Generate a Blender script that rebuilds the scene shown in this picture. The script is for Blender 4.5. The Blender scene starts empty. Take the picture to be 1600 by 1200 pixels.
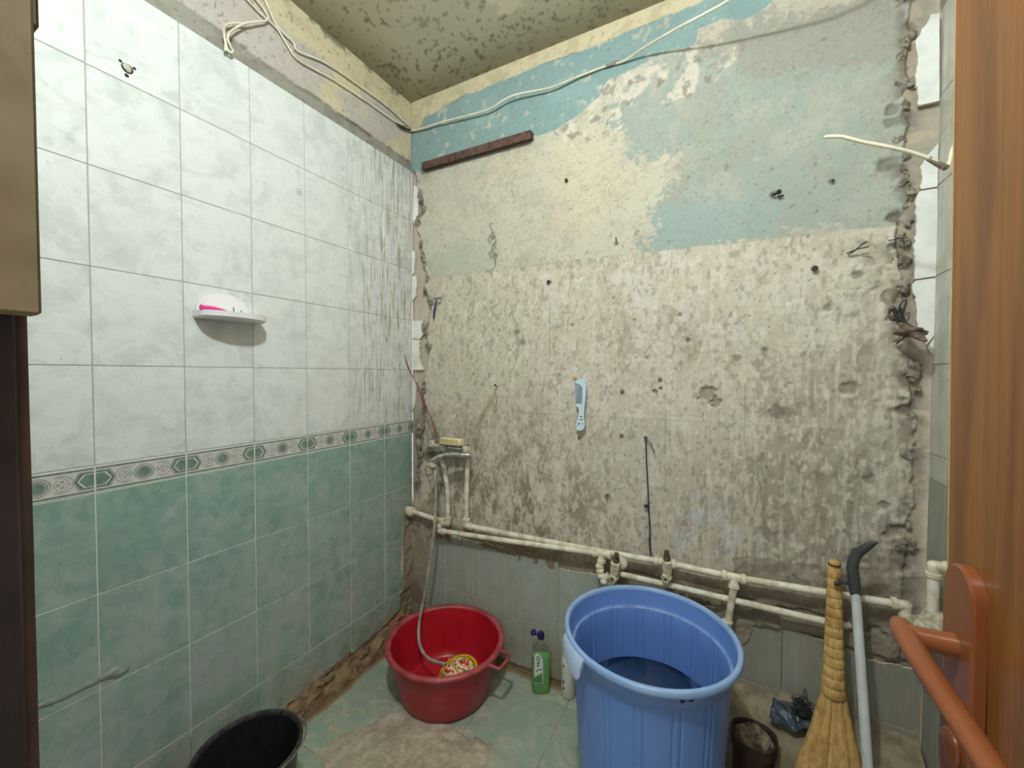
import bpy, math, random
import numpy as np
from mathutils import Vector, Matrix
R = math.radians
scn = bpy.context.scene
# ------------------------------------------------------------------ camera, light, exposure
EYE = 1.333; CAM = np.array([1.436, -1.606, EYE]); FPX = 634.455
YAW, PITCH, ROLL = 0.48727, 0.02588, 0.00275
_F = np.array([-math.sin(YAW)*math.cos(PITCH), math.cos(YAW)*math.cos(PITCH), -math.sin(PITCH)])
_r = np.array([math.cos(YAW), math.sin(YAW), 0.0]); _u = np.cross(_r, _F)
_R = math.cos(ROLL)*_r + math.sin(ROLL)*_u; _U = -math.sin(ROLL)*_r + math.cos(ROLL)*_u
cd = bpy.data.cameras.new('camera'); cam = bpy.data.objects.new('camera', cd); scn.collection.objects.link(cam)
cd.sensor_width = 36; cd.lens = FPX/1600*36; cd.clip_start = .02
cam.matrix_world = Matrix([[_R[i], _U[i], -_F[i], CAM[i]] for i in range(3)] + [[0, 0, 0, 1]])
scn.camera = cam
w = bpy.data.worlds.new('world'); scn.world = w; w.use_nodes = True
w.node_tree.nodes['Background'].inputs[0].default_value = (1.0, .93, .84, 1)
w.node_tree.nodes['Background'].inputs[1].default_value = .55
ld = bpy.data.lights.new('bulb', 'POINT'); ld.energy = 41; ld.color = (.90, .97, 1.0); ld.shadow_soft_size = .035
bulb = bpy.data.objects.new('bulb', ld); bulb.location = (1.20, -1.45, 2.48); scn.collection.objects.link(bulb)
scn.view_settings.view_transform = 'Standard'; scn.view_settings.look = 'None'
scn.view_settings.gamma = 1; scn.view_settings.use_curve_mapping = False
scn.view_settings.exposure = 0.55
# ------------------------------------------------------------------ helpers
def ray(px, py): return _F*FPX + _R*(px-800) - _U*(py-600)
def at(px, py, x=None, y=None, z=None):
    """point where the sight line through a photo pixel meets a plane x=, y= or z="""
    d = ray(px, py); a, v = (0, x) if x is not None else (1, y) if y is not None else (2, z)
    return CAM + d*((v-CAM[a])/d[a])
def lin(c):
    c = np.asarray(c, float)/255.0
    return np.where(c <= .04045, c/12.92, ((c+.055)/1.055)**2.4)
def L4(c): return tuple(lin(c)) + (1.0,)
_tab = np.random.RandomState(7).rand(16, 256, 256)
def vn(x, y, s=0):
    xi = np.floor(x).astype(int); yi = np.floor(y).astype(int); fx = x-xi; fy = y-yi
    fx = fx*fx*(3-2*fx); fy = fy*fy*(3-2*fy); t = _tab[s % 16]
    a = t[xi & 255, yi & 255]; b = t[(xi+1) & 255, yi & 255]; c = t[xi & 255, (yi+1) & 255]; d = t[(xi+1) & 255, (yi+1) & 255]
    return a+(b-a)*fx+(c-a)*fy+(a-b-c+d)*fx*fy
def fbm(x, y, f=1., o=4, s=0, g=.5):
    r = 0; a = 1; n = 0
    for k in range(o):
        r = r+a*vn(x*f+17.3*s+k*31.7, y*f+9.1*s+k*11.3, s+k); n += a; a *= g; f *= 2.03
    return r/n
def sst(a, b, x):
    t = np.clip((x-a)/(b-a), 0, 1); return t*t*(3-2*t)
def inpoly(x, y, P):
    c = np.zeros(x.shape, bool); n = len(P)
    for i in range(n):
        x1, y1 = P[i]; x2, y2 = P[(i+1) % n]
        if y1 == y2: continue
        c ^= ((y1 > y) != (y2 > y)) & (x < (x2-x1)*(y-y1)/(y2-y1)+x1)
    return c.astype(float)
def mixc(c, col, m): return c*(1-m[..., None])+lin(col)*m[..., None]
COL = scn.collection
def me_obj(name, V, Fc, mats, parent=None, smooth=False, mi=None):
    V = np.asarray(V, float)
    if parent is not None:
        o = parent; off = np.zeros(3)
        while o is not None: off += np.array(o.location); o = o.parent
        V = V-off
    m = bpy.data.meshes.new(name); m.from_pydata([tuple(v) for v in V], [], [tuple(f) for f in Fc])
    for q in (mats if isinstance(mats, (list, tuple)) else [mats]): m.materials.append(q)
    if mi is not None: m.polygons.foreach_set('material_index', mi)
    if smooth: m.polygons.foreach_set('use_smooth', [True]*len(m.polygons))
    m.update(); o = bpy.data.objects.new(name, m); COL.objects.link(o)
    if parent is not None: o.parent = parent
    return o
def smooth_angle(o, a=40):
    o.data.set_sharp_from_angle(angle=R(a)); return o
def thing(name, label, cat, loc, group=None):
    o = bpy.data.objects.new(name, None); o.empty_display_size = .05; COL.objects.link(o); o.location = tuple(loc)
    return tag(o, label, cat, group)
def tag(o, label=None, cat=None, group=None, kind=None):
    if label: o['label'] = label
    if cat: o['category'] = cat
    if group: o['group'] = group
    if kind: o['kind'] = kind
    return o
class G:   # geometry collector
    def __init__(s): s.V = []; s.F = []; s.M = []
    def add(s, V, Fc, m=0):
        n = len(s.V); s.V += [tuple(v) for v in V]; s.F += [tuple(i+n for i in f) for f in Fc]; s.M += [m]*len(Fc); return s
    def obj(s, name, mats, parent=None, smooth=True, ang=40):
        o = me_obj(name, s.V, s.F, mats, parent, smooth, s.M)
        if smooth: smooth_angle(o, ang)
        return o
def box(c, size, ch=0.0, rot=None):
    """box with chamfered edges"""
    hx, hy, hz = [v/2 for v in size]; ch = min(ch, hx*.9, hy*.9, hz*.9)
    V = []; Fc = []
    if ch <= 0:
        V = [(x, y, z) for x in (-hx, hx) for y in (-hy, hy) for z in (-hz, hz)]
        Fc = [(0, 1, 3, 2), (4, 6, 7, 5), (0, 4, 5, 1), (2, 3, 7, 6), (0, 2, 6, 4), (1, 5, 7, 3)]
    else:
        ids = {}
        for sx in (-1, 1):
            for sy in (-1, 1):
                for sz in (-1, 1):
                    for a in range(3):
                        p = [sx*hx, sy*hy, sz*hz]
                        for b in range(3):
                            if b != a: p[b] -= (sx, sy, sz)[b]*ch
                        ids[(sx, sy, sz, a)] = len(V); V.append(tuple(p))
        for a in range(3):
            b, d_ = (a+1) % 3, (a+2) % 3
            for s in (-1, 1):
                q = []
                for u, v in ((-1, -1), (1, -1), (1, 1), (-1, 1)):
                    k = [0, 0, 0]; k[a] = s; k[b] = u; k[d_] = v; q.append(ids[(*k, a)])
                Fc.append(tuple(q if s > 0 else q[::-1]))
            for u in (-1, 1):      # edges along a
                for v in (-1, 1):
                    k1 = [0]*3; k2 = [0]*3; k1[a] = -1; k2[a] = 1
                    for k in (k1, k2): k[b] = u; k[d_] = v
                    q = [ids[(*k1, b)], ids[(*k2, b)], ids[(*k2, d_)], ids[(*k1, d_)]]
                    Fc.append(tuple(q if u*v < 0 else q[::-1]))
        for sx in (-1, 1):
            for sy in (-1, 1):
                for sz in (-1, 1):
                    q = [ids[(sx, sy, sz, a)] for a in range(3)]
                    Fc.append(tuple(q if sx*sy*sz > 0 else q[::-1]))
    V = np.array(V)
    if rot is not None: V = V @ np.array(Matrix(rot).to_3x3()).T if not isinstance(rot, np.ndarray) else V @ rot.T
    return V+np.array(c), Fc
def lathe(prof, n=48, c=(0, 0, 0), rmod=None, sx=1., sy=1., axis=None, cap=True):
    prof = np.array(prof, float); t = np.arange(n)/n*2*math.pi; V = []
    for k, (r, z) in enumerate(prof):
        rr = r+(rmod(t, k, z) if rmod else 0)
        V.append(np.stack([rr*np.cos(t)*sx, rr*np.sin(t)*sy, np.full(n, z)], 1))
    V = np.concatenate(V); Fc = []
    for k in range(len(prof)-1):
        for i in range(n):
            j = (i+1) % n; Fc.append((k*n+i, k*n+j, (k+1)*n+j, (k+1)*n+i))
    if cap and prof[0][0] > 1e-3: Fc.append(tuple(range(n-1, -1, -1)))
    if cap and prof[-1][0] > 1e-3: Fc.append(tuple((len(prof)-1)*n+i for i in range(n)))
    if axis is not None: V = V @ frame(axis).T
    return V+np.array(c), Fc
def frame(d):
    d = np.array(d, float); d /= np.linalg.norm(d); a = np.array([0, 0, 1.]) if abs(d[2]) < .9 else np.array([1., 0, 0])
    x = np.cross(a, d); x /= np.linalg.norm(x); y = np.cross(d, x); return np.stack([x, y, d], 1)
def smoothpath(P, k=6):
    P = np.array(P, float)
    if len(P) < 3: return P
    Q = np.vstack([2*P[0]-P[1], P, 2*P[-1]-P[-2]]); out = []
    for i in range(1, len(Q)-2):
        for t in np.arange(k)/k:
            a, b, c, d = Q[i-1:i+3]
            out.append(.5*((2*b)+(-a+c)*t+(2*a-5*b+4*c-d)*t*t+(-a+3*b-3*c+d)*t**3))
    out.append(P[-1]); return np.array(out)
def tube(P, r, n=10, flat=1.0, k=6, rounded=False):
    """swept tube; r a number or one radius per given point"""
    P = np.array(P, float); rr = np.full(len(P), r) if np.isscalar(r) else np.array(r, float)
    if k > 1 and len(P) > 2:
        Q = smoothpath(P, k); rr = np.interp(np.linspace(0, len(P)-1, len(Q)), np.arange(len(P)), rr)
    else: Q = P
    if rounded:
        d0 = Q[0]-Q[1]; d0 /= np.linalg.norm(d0); d1 = Q[-1]-Q[-2]; d1 /= np.linalg.norm(d1)
        Q = np.vstack([Q[0]+d0*rr[0]*.95, Q[0]+d0*rr[0]*.6, Q, Q[-1]+d1*rr[-1]*.6, Q[-1]+d1*rr[-1]*.95])
        rr = np.concatenate([[rr[0]*.3, rr[0]*.8], rr, [rr[-1]*.8, rr[-1]*.3]])
    T = np.gradient(Q, axis=0); T /= np.linalg.norm(T, axis=1)[:, None]+1e-12
    a = np.array([0, 0, 1.]) if abs(T[0][2]) < .9 else np.array([0, 1., 0]); x = np.cross(a, T[0]); x /= np.linalg.norm(x)
    V = []; th = np.arange(n)/n*2*math.pi
    for i in range(len(Q)):
        x = x-T[i]*(x@T[i]); x /= np.linalg.norm(x); y = np.cross(T[i], x)
        V.append(Q[i]+rr[i]*(np.cos(th)[:, None]*x+flat*np.sin(th)[:, None]*y))
    V = np.concatenate(V); m = len(Q); Fc = []
    for i in range(m-1):
        for j in range(n):
            q = (j+1) % n; Fc.append((i*n+j, i*n+q, (i+1)*n+q, (i+1)*n+j))
    Fc.append(tuple(range(n-1, -1, -1))); Fc.append(tuple((m-1)*n+j for j in range(n)))
    return V, Fc
def prism(poly, t, plane='y', at0=0.0):
    """extrude a 2-D outline; 'y': outline in x,z, front at at0, back at at0+t; 'x': outline in y,z from at0 back to at0-t; 'z': outline x,y"""
    P = [tuple(p) for p in poly]; a = sum(P[i][0]*P[(i+1) % len(P)][1]-P[(i+1) % len(P)][0]*P[i][1] for i in range(len(P)))
    if a < 0: P = P[::-1]
    n = len(P)
    if plane == 'y': V = [(p[0], at0, p[1]) for p in P]+[(p[0], at0+t, p[1]) for p in P]
    elif plane == 'x': V = [(at0, p[0], p[1]) for p in P]+[(at0-t, p[0], p[1]) for p in P]
    else: V = [(p[0], p[1], at0) for p in P]+[(p[0], p[1], at0-t) for p in P]
    Fc = [tuple(range(n)), tuple(range(2*n-1, n-1, -1))]+[(i, n+i, n+(i+1) % n, (i+1) % n) for i in range(n)]
    return V, Fc
def lump(c, r, seed=0, sq=(1, 1, 1), n=14, amp=.25, fq=1.6):
    """irregular rounded lump"""
    V = []; Fc = []; m = n//2+1
    for i in range(m+1):
        ph = math.pi*i/m
        for j in range(n):
            t = 2*math.pi*j/n; d = np.array([math.sin(ph)*math.cos(t), math.sin(ph)*math.sin(t), math.cos(ph)])
            q = 1+amp*(2*float(vn(np.array(d[0]*fq+seed*3.1+d[2]*1.3), np.array(d[1]*fq+seed*1.7-d[2]*fq), seed))-1)
            V.append(np.array(c)+d*r*q*np.array(sq))
    for i in range(m):
        for j in range(n):
            k = (j+1) % n; Fc.append((i*n+j, (i+1)*n+j, (i+1)*n+k, i*n+k))
    return V, Fc
# ------------------------------------------------------------------ materials
class NT:
    def __init__(s, name):
        s.m = bpy.data.materials.new(name); s.m.use_nodes = True; s.t = s.m.node_tree; s.b = s.t.nodes['Principled BSDF']
        s.geo = s.t.nodes.new('ShaderNodeNewGeometry'); s.tc = s.t.nodes.new('ShaderNodeTexCoord')
        s.pos = s.geo.outputs['Position']; s.obj = s.tc.outputs['Object']
    def n(s, t, **k):
        q = s.t.nodes.new(t)
        for a, b in k.items(): setattr(q, a, b)
        return q
    def put(s, sock, v):
        if hasattr(v, 'is_output'): s.t.links.new(v, sock)
        elif isinstance(v, (tuple, list)) and len(v) == 3 and sock.type == 'RGBA': sock.default_value = (*v, 1)
        else: sock.default_value = v
    def mp(s, vec, scale=(1, 1, 1), rot=(0, 0, 0), loc=(0, 0, 0)):
        q = s.n('ShaderNodeMapping'); s.put(q.inputs[0], vec); q.inputs[1].default_value = loc; q.inputs[2].default_value = rot; q.inputs[3].default_value = scale; return q.outputs[0]
    def noise(s, vec, sc=5, det=4, ro=.55, dist=0):
        q = s.n('ShaderNodeTexNoise'); s.put(q.inputs['Vector'], vec)
        for a, b in (('Scale', sc), ('Detail', det), ('Roughness', ro), ('Distortion', dist)): q.inputs[a].default_value = b
        return q.outputs['Fac']
    def ramp(s, f, a, b, lo=0., hi=1.):
        q = s.n('ShaderNodeMapRange', interpolation_type='SMOOTHSTEP'); s.put(q.inputs[0], f)
        q.inputs[1].default_value = a; q.inputs[2].default_value = b; q.inputs[3].default_value = lo; q.inputs[4].default_value = hi; return q.outputs[0]
    def mix(s, f, a, b):
        q = s.n('ShaderNodeMix', data_type='RGBA'); s.put(q.inputs[0], f); s.put(q.inputs[6], a); s.put(q.inputs[7], b); return q.outputs[2]
    def ma(s, op, a, b=0.):
        q = s.n('ShaderNodeMath', operation=op); s.put(q.inputs[0], a); s.put(q.inputs[1], b); return q.outputs[0]
    def sep(s, v):
        q = s.n('ShaderNodeSeparateXYZ'); s.put(q.inputs[0], v); return q.outputs
    def bump(s, h, st=.3, d=.002):
        q = s.n('ShaderNodeBump'); q.inputs['Strength'].default_value = st; q.inputs['Distance'].default_value = d; s.put(q.inputs['Height'], h); s.t.links.new(q.outputs[0], s.b.inputs['Normal'])
    def out(s, col=None, rough=None, **k):
        if col is not None: s.put(s.b.inputs['Base Color'], col)
        if rough is not None: s.put(s.b.inputs['Roughness'], rough)
        for a, b in k.items(): s.put(s.b.inputs[a.replace('_', ' ')], b)
        return s.m
def simple(name, c1, c2=None, rough=.5, sc=30, bump=0., det=5, **k):
    m = NT(name); c2 = c2 or tuple(int(v*.8) for v in c1)
    f = m.ramp(m.noise(m.pos, sc, det), .38, .66); m.bump(m.noise(m.pos, sc*3, 4), bump, .002) if bump else None
    return m.out(m.mix(f, L4(c1), L4(c2)), rough, **k)
def wallmat(name, rough=.85, sp=.25, bs=.5):
    m = NT(name); a = m.n('ShaderNodeAttribute', attribute_name='Col').outputs['Color']
    n1 = m.noise(m.pos, 170, 4, .7); n2 = m.noise(m.pos, 420, 2, .6)
    dk = m.mix(1, a, a); hs = m.n('ShaderNodeHueSaturation'); m.put(hs.inputs['Color'], a); hs.inputs['Value'].default_value = .62
    lt = m.n('ShaderNodeHueSaturation'); m.put(lt.inputs['Color'], a); lt.inputs['Value'].default_value = 1.22
    c = m.mix(m.ramp(n1, .52, .74, 0, sp*2.0), a, hs.outputs[0]); c = m.mix(m.ramp(n2, .50, .70, 0, .7), c, lt.outputs[0])
    m.bump(m.ma('ADD', n1, m.ma('MULTIPLY', n2, .5)), bs, .003); return m.out(c, rough)
M = {}
M['wall'] = wallmat('weathered_plaster'); M['ceil'] = wallmat('ceiling_paint', .8, .15, .25); M['floor'] = wallmat('floor_mortar', .6, .3, .5)
def tilemat(name, base, vein, grime=True, green=False, rough=.16, dirty=0.):
    m = NT(name); oi = m.n('ShaderNodeObjectInfo'); rnd = oi.outputs['Random']
    v = m.n('ShaderNodeVectorMath', operation='ADD'); m.put(v.inputs[0], m.pos); cb = m.n('ShaderNodeCombineXYZ')
    m.put(cb.inputs[0], m.ma('MULTIPLY', rnd, 7.)); m.put(cb.inputs[1], m.ma('MULTIPLY', rnd, 13.)); m.put(v.inputs[1], cb.outputs[0]); vec = v.outputs[0]
    f = m.noise(m.mp(vec, (1, 1, 1.0), (R(35), R(20), 0)), 9 if not green else 12, 6, .6, 1.2)
    c = m.mix(m.ramp(f, .42, .66), L4(base), L4(vein))
    w2 = m.noise(m.mp(vec, (9, 9, 30), (R(40), R(10), 0)), 1.3, 4, .6, .8); c = m.mix(m.ramp(w2, .60, .70, 0, .35), c, L4(tuple(int(q*.86) for q in vein)))
    sx, sy, sz = m.sep(m.pos)
    sc = m.noise(m.mp(m.pos, (60, 60, 45), (R(30), 0, R(20))), 1, 2, .5); c = m.mix(m.ramp(sc, .77, .80, 0, .5 if not green else .2), c, L4((120, 125, 118)))
    if green:
        st = m.noise(m.mp(m.pos, (18, 18, 1.6)), 1, 4, .6); bl = m.noise(m.pos, 5, 5, .65)
        low = m.ramp(sz, .98, .45, .10, .72); lime = m.ma('MULTIPLY', m.ramp(m.ma('ADD', m.ma('MULTIPLY', st, .45), m.ma('MULTIPLY', bl, .55)), .38, .62), low)
        c = m.mix(lime, c, L4((176, 184, 182)))
        gr = m.ma('MULTIPLY', m.ramp(sz, .32, .02, 0, .8), m.ramp(m.noise(m.pos, 11, 4), .3, .6)); c = m.mix(gr, c, L4((150, 138, 108)))
    if dirty:
        st = m.noise(m.mp(m.pos, (35, 35, 3.5)), 1, 5, .65); c = m.mix(m.ramp(st, .36, .62, dirty*.55, min(1, dirty*1.15)), c, L4((146, 142, 128)))
    if grime:      # lime and rust runs near the wet corner
        st = m.noise(m.mp(m.pos, (70, 70, 5)), 1, 5, .7, .5)
        near = m.ramp(m.ma('SUBTRACT', m.ma('MULTIPLY', sy, -1.), m.ma('MULTIPLY', sx, 9.)), .55, .12, 0, 1)
        c = m.mix(m.ma('MULTIPLY', m.ramp(st, .50, .62), m.ma('MULTIPLY', near, .95 if not green else .45)), c, L4((162, 153, 132)))
        st2 = m.noise(m.mp(m.pos, (130, 130, 14), loc=(3, 1, 2)), 1, 4, .7, .6)
        c = m.mix(m.ma('MULTIPLY', m.ramp(st2, .57, .66), m.ma('MULTIPLY', near, .7 if not green else .2)), c, L4((116, 104, 86)))
    m.bump(m.noise(m.pos, 7, 2), .08, .004)
    return m.out(c, m.ramp(m.noise(m.pos, 20, 4), .3, .7, rough, rough+.25))
M['tile_white'] = tilemat('white_marbled_tile', (218, 224, 222), (201, 208, 206))
M['tile_green'] = tilemat('green_marbled_tile', (130, 162, 150), (154, 178, 168), green=True)
M['tile_grimy'] = tilemat('grimy_green_tile', (136, 144, 132), (156, 158, 146), green=True, dirty=.8, rough=.4)
M['tile_stain'] = tilemat('stained_green_tile', (158, 180, 168), (178, 190, 180), green=True, dirty=.35, rough=.25)
M['tile_right'] = tilemat('dusty_right_tile', (214, 216, 206), (198, 200, 188), dirty=.45, rough=.4, grime=False)
M['tile_right_green'] = tilemat('dusty_right_green_tile', (150, 160, 146), (165, 170, 156), dirty=.5, rough=.4, grime=False, green=True)
M['tile_floor'] = tilemat('floor_tile_green', (154, 178, 162), (192, 196, 178), green=False, grime=False, dirty=.25, rough=.3)
M['tile_body'] = simple('fired_tile_body', (228, 218, 196), (212, 196, 170), .8, 60)
M['tile_chip'] = simple('broken_white_tile', (232, 236, 234), (214, 220, 216), .3, 12)
M['pt_dark'] = simple('border_dark', (112, 130, 120), (92, 108, 100), .3, 80)
M['pt_green'] = simple('border_green', (98, 128, 112), (122, 146, 132), .3, 50)
M['pt_white'] = simple('border_white', (214, 214, 210), (200, 202, 198), .3, 20)
M['pt_grey'] = simple('border_grey', (168, 170, 164), (150, 154, 148), .3, 50)
M['concrete'] = simple('rough_mortar', (150, 142, 126), (118, 108, 92), .95, 40, .9)
M['brownmud'] = simple('brown_mortar', (150, 128, 100), (120, 98, 74), .95, 40, .9)
M['rubble'] = simple('broken_mortar', (150, 144, 130), (104, 98, 86), .95, 50, .9)
# ------------------------------------------------------------------ weathered surfaces as height fields
def field(name, u0, u1, v0, v1, st, to3, fn, mat, flip=False):
    nu = int(round((u1-u0)/st))+1; nv = int(round((v1-v0)/st))+1
    u, v = np.meshgrid(np.linspace(u0, u1, nu), np.linspace(v0, v1, nv), indexing='ij')
    h, c = fn(u, v); V = to3(u, v, h).reshape(-1, 3); ii = np.arange(nu*nv).reshape(nu, nv)
    q = np.stack([ii[:-1, :-1], ii[1:, :-1], ii[1:, 1:], ii[:-1, 1:]], -1).reshape(-1, 4)
    if flip: q = q[:, ::-1]
    m = bpy.data.meshes.new(name); m.vertices.add(len(V)); m.vertices.foreach_set('co', V.ravel())
    m.loops.add(q.size); m.loops.foreach_set('vertex_index', q.ravel().astype(np.int32)); m.polygons.add(len(q))
    m.polygons.foreach_set('loop_start', np.arange(0, q.size, 4, dtype=np.int32)); m.polygons.foreach_set('loop_total', np.full(len(q), 4, np.int32))
    m.polygons.foreach_set('use_smooth', np.ones(len(q), bool)); m.update(calc_edges=True)
    a = m.color_attributes.new('Col', 'FLOAT_COLOR', 'POINT'); cc = np.ones((len(V), 4)); cc[:, :3] = np.clip(c.reshape(-1, 3), 0, 1); a.data.foreach_set('color', cc.ravel())
    m.materials.append(mat); o = bpy.data.objects.new(name, m); COL.objects.link(o); o['kind'] = 'structure'; return o
def bk(*pts): return [tuple(at(px, py, y=0)[[0, 2]]) for px, py in pts]
def lf(*pts): return [tuple(at(px, py, x=0)[[1, 2]]) for px, py in pts]
def segd(x, y, P):
    d = np.full(x.shape, 9.)
    for (x1, y1), (x2, y2) in zip(P[:-1], P[1:]):
        L = (x2-x1)**2+(y2-y1)**2; t = np.clip(((x-x1)*(x2-x1)+(y-y1)*(y2-y1))/L, 0, 1); d = np.minimum(d, np.hypot(x-x1-t*(x2-x1), y-y1-t*(y2-y1)))
    return d
def lumpy(x, y, f, s):
    """ridged noise that reads as broken mortar"""
    return 1-np.abs(2*fbm(x, y, f, 4, s)-1)*1.6
CH_L = bk((648, 262), (655, 300), (661, 325), (652, 350), (660, 400), (668, 430), (664, 455), (675, 482), (664, 515), (670, 545), (662, 600), (664, 660), (658, 700), (650, 760), (646, 800))
CH_R = bk((1425, -60), (1422, 20), (1418, 60), (1415, 120), (1418, 170), (1405, 250), (1420, 300), (1402, 380), (1412, 430), (1400, 500), (1420, 560), (1425, 620), (1430, 700), (1425, 780), (1415, 860))
def edge_at(P, z):
    Q = sorted(P, key=lambda p: p[1]); return np.interp(z, [p[1] for p in Q], [p[0] for p in Q])
def back_fn(x, z):
    wx = x+.030*(fbm(x, z, 14, 4, 1)-.5)+.05*(fbm(x, z, 4, 3, 5)-.5); wz = z+.030*(fbm(x, z, 14, 4, 2)-.5)+.05*(fbm(x, z, 4, 3, 6)-.5)
    n1 = fbm(x, z, 5, 5, 3); n2 = fbm(x, z, 22, 4, 4); n3 = fbm(x, z, 60, 3, 8); st = fbm(x*10, z*.9, 3, 5, 9, .6); st2 = fbm(x*26, z*2.0, 3, 4, 10, .6)
    c = np.ones(x.shape+(3,))*lin((192, 190, 174)); h = .0015*(n1-.5)+.001*(n2-.5)
    # upper plaster
    c = mixc(c, (176, 172, 158), sst(.45, .62, fbm(x, z, 6, 6, 3, .7))*.6); c = mixc(c, (206, 197, 174), sst(.50, .66, fbm(x, z, 3, 6, 11, .7))*.40); c = mixc(c, (204, 194, 170), sst(.26, .05, np.hypot((x-.93)*1.1, z-2.12)+.25*(fbm(x, z, 9, 5, 3, .7)-.5))*.6)
    c = mixc(c, (166, 164, 152), sst(.54, .66, fbm(x, z, 30, 4, 4, .8))*.35)
    P = bk((985, 120), (1100, 60), (1250, 30), (1430, -20), (1430, 352), (1300, 366), (1180, 378), (1165, 386), (1020, 394), (1012, 340), (1040, 290), (1075, 245), (1000, 235), (950, 190))
    jx = x+.16*(fbm(x, z, 45, 3, 9, .8)-.5)+.10*(fbm(x, z, 5, 3, 1)-.5); jz = z+.16*(fbm(x, z, 45, 3, 10, .8)-.5)+.10*(fbm(x, z, 5, 3, 2)-.5); m = inpoly(jx, jz, P)*(z > 1.7); c = mixc(c, (150, 164, 157), m*(.60+.30*sst(.36, .56, fbm(x, z, 9, 6, 12, .72))))
    c = mixc(c, (160, 160, 147), m*sst(.50, .60, fbm(x, z, 6, 6, 13, .72))*.45)
    P = bk((1010, 325), (1180, 300), (1230, 330), (1200, 376), (1165, 386), (1020, 396)); c = mixc(c, (146, 170, 168), inpoly(jx, jz, P)*.5)
    P = bk((668, 398), (665, 434), (770, 424), (770, 380), (720, 372)); c = mixc(c, (172, 180, 166), inpoly(jx, jz, P)*.6)
    P = bk((860, 150), (1010, 110), (1100, 60), (1180, 60), (1120, 130), (1000, 190), (900, 230), (860, 200)); c = mixc(c, (208, 202, 190), inpoly(wx, wz, P)*sst(.48, .60, n2)*.9)
    c = mixc(c, (120, 112, 100), inpoly(wx, wz, P)*sst(.60, .68, fbm(x, z, 30, 4, 7))*.6)
    P = bk((1090, 60), (1250, 15), (1420, -30), (1420, 70), (1300, 110), (1180, 130)); c = mixc(c, (156, 150, 140), inpoly(jx, jz, P)*.6)
    # teal paint
    T = bk((630, 204), (630, 268), (662, 266), (833, 212), (872, 200), (905, 178), (935, 152), (948, 128), (985, 112), (1030, 86), (1062, 76), (1085, 72), (1095, 42), (1135, 28), (1170, 26), (1200, 8), (1250, -70), (1080, -90), (900, 20), (700, 120), (640, 150))
    t = inpoly(wx*.5+x*.5, wz*.5+z*.5, T); t = t*(1-sst(.69, .73, fbm(x, z, 34, 4, 14))*.8); c = mixc(c, (130, 158, 158), t); c = mixc(c, (142, 174, 174), t*sst(.45, .6, n1)*.5); h = h+t*.0012
    # cream band under the ceiling
    zc = np.interp(x, *zip(*bk((643, 206), (655, 203), (664, 182), (720, 152), (800, 120), (860, 96), (940, 66), (1000, 42), (1060, 18), (1100, 0), (1180, -40), (1300, -90), (1480, -160))))
    zc = zc+.022*(fbm(x, z, 16, 4, 15)-.5); k = sst(zc-.001, zc+.002, z); c = mixc(c, (206, 196, 164), k); c = mixc(c, (178, 168, 138), k*sst(.5, .65, n2)*.6)
    ln = np.exp(-((z-zc)/.0022)**2)*sst(.4, .6, fbm(x, z, 8, 3, 2)); c = mixc(c, (90, 88, 74), ln*.7); h = h+k*.002
    # lower render, once under tiles
    zl = np.interp(x, [0, .8, 1.14, 1.53, 1.95], [1.806, 1.80, 1.795, 1.785, 1.775])+.008*(fbm(x, z, 25, 3, 3)-.5)
    k = sst(zl+.002, zl-.002, z); lo = np.ones(x.shape+(3,))*lin((194, 189, 172)); jx = x+.10*(fbm(x, z, 45, 3, 9, .8)-.5)+.08*(fbm(x, z, 6, 3, 1)-.5); jz = z+.10*(fbm(x, z, 45, 3, 10, .8)-.5)+.08*(fbm(x, z, 6, 3, 2)-.5)
    a = fbm(x, z, 6, 6, 6, .72); b = fbm(x, z, 18, 5, 12, .75); fz = fbm(x, z*.55, 40, 3, 13, .8)
    lo = mixc(lo, (172, 165, 148), sst(.44, .60, a)*.45); wh = inpoly(wx, wz, bk((840, 425), (1060, 400), (1180, 420), (1180, 520), (1060, 560), (1060, 650), (860, 650), (850, 540)))
    lo = mixc(lo, (206, 202, 194), sst(.46, .58, b)*(.15+.6*wh)); lo = mixc(lo, (198, 182, 170), sst(.54, .64, fbm(x, z, 8, 5, 2, .7))*.35)
    br = sst(1.20, .60, z)*.45+.55*sst(1.15, 1.7, x)*sst(1.45, .95, z); lo = mixc(lo, (152, 142, 125), br*sst(.36, .56, fbm(x, z*.7, 7, 6, 1, .72)+.16*br)*.8)
    lo = mixc(lo, (184, 182, 162), inpoly(jx, jz, bk((880, 660), (1060, 650), (1050, 770), (1000, 830), (900, 770)))*.7); lo = mixc(lo, (190, 188, 166), inpoly(jx, jz, bk((670, 440), (830, 430), (820, 600), (680, 620)))*.45)
    lo = mixc(lo, (150, 136, 120), inpoly(jx, jz, bk((700, 660), (840, 640), (860, 820), (740, 820)))*sst(.44, .54, b)*.6); lo = mixc(lo, (150, 143, 129), inpoly(jx, jz, bk((1180, 560), (1420, 520), (1430, 900), (1220, 900)))*.45)
    pk = sst(1.25, .70, z)*(.35+.65*sst(1.5, .9, x))*sst(.50, .56, fbm(x, z*.5, 24, 5, 13, .75)); lo = mixc(lo, (206, 196, 182), pk*.75)
    bl = inpoly(wx, wz, bk((1045, 790), (1100, 760), (1160, 800), (1150, 880), (1060, 870))); lo = mixc(lo, (184, 190, 190), bl*sst(.44, .56, b)*.8)
    lw = inpoly(wx, wz, bk((1150, 395), (1345, 380), (1345, 525), (1280, 525), (1200, 450))); lo = mixc(lo, (204, 200, 188), lw*sst(.42, .56, b)*.6)
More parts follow.
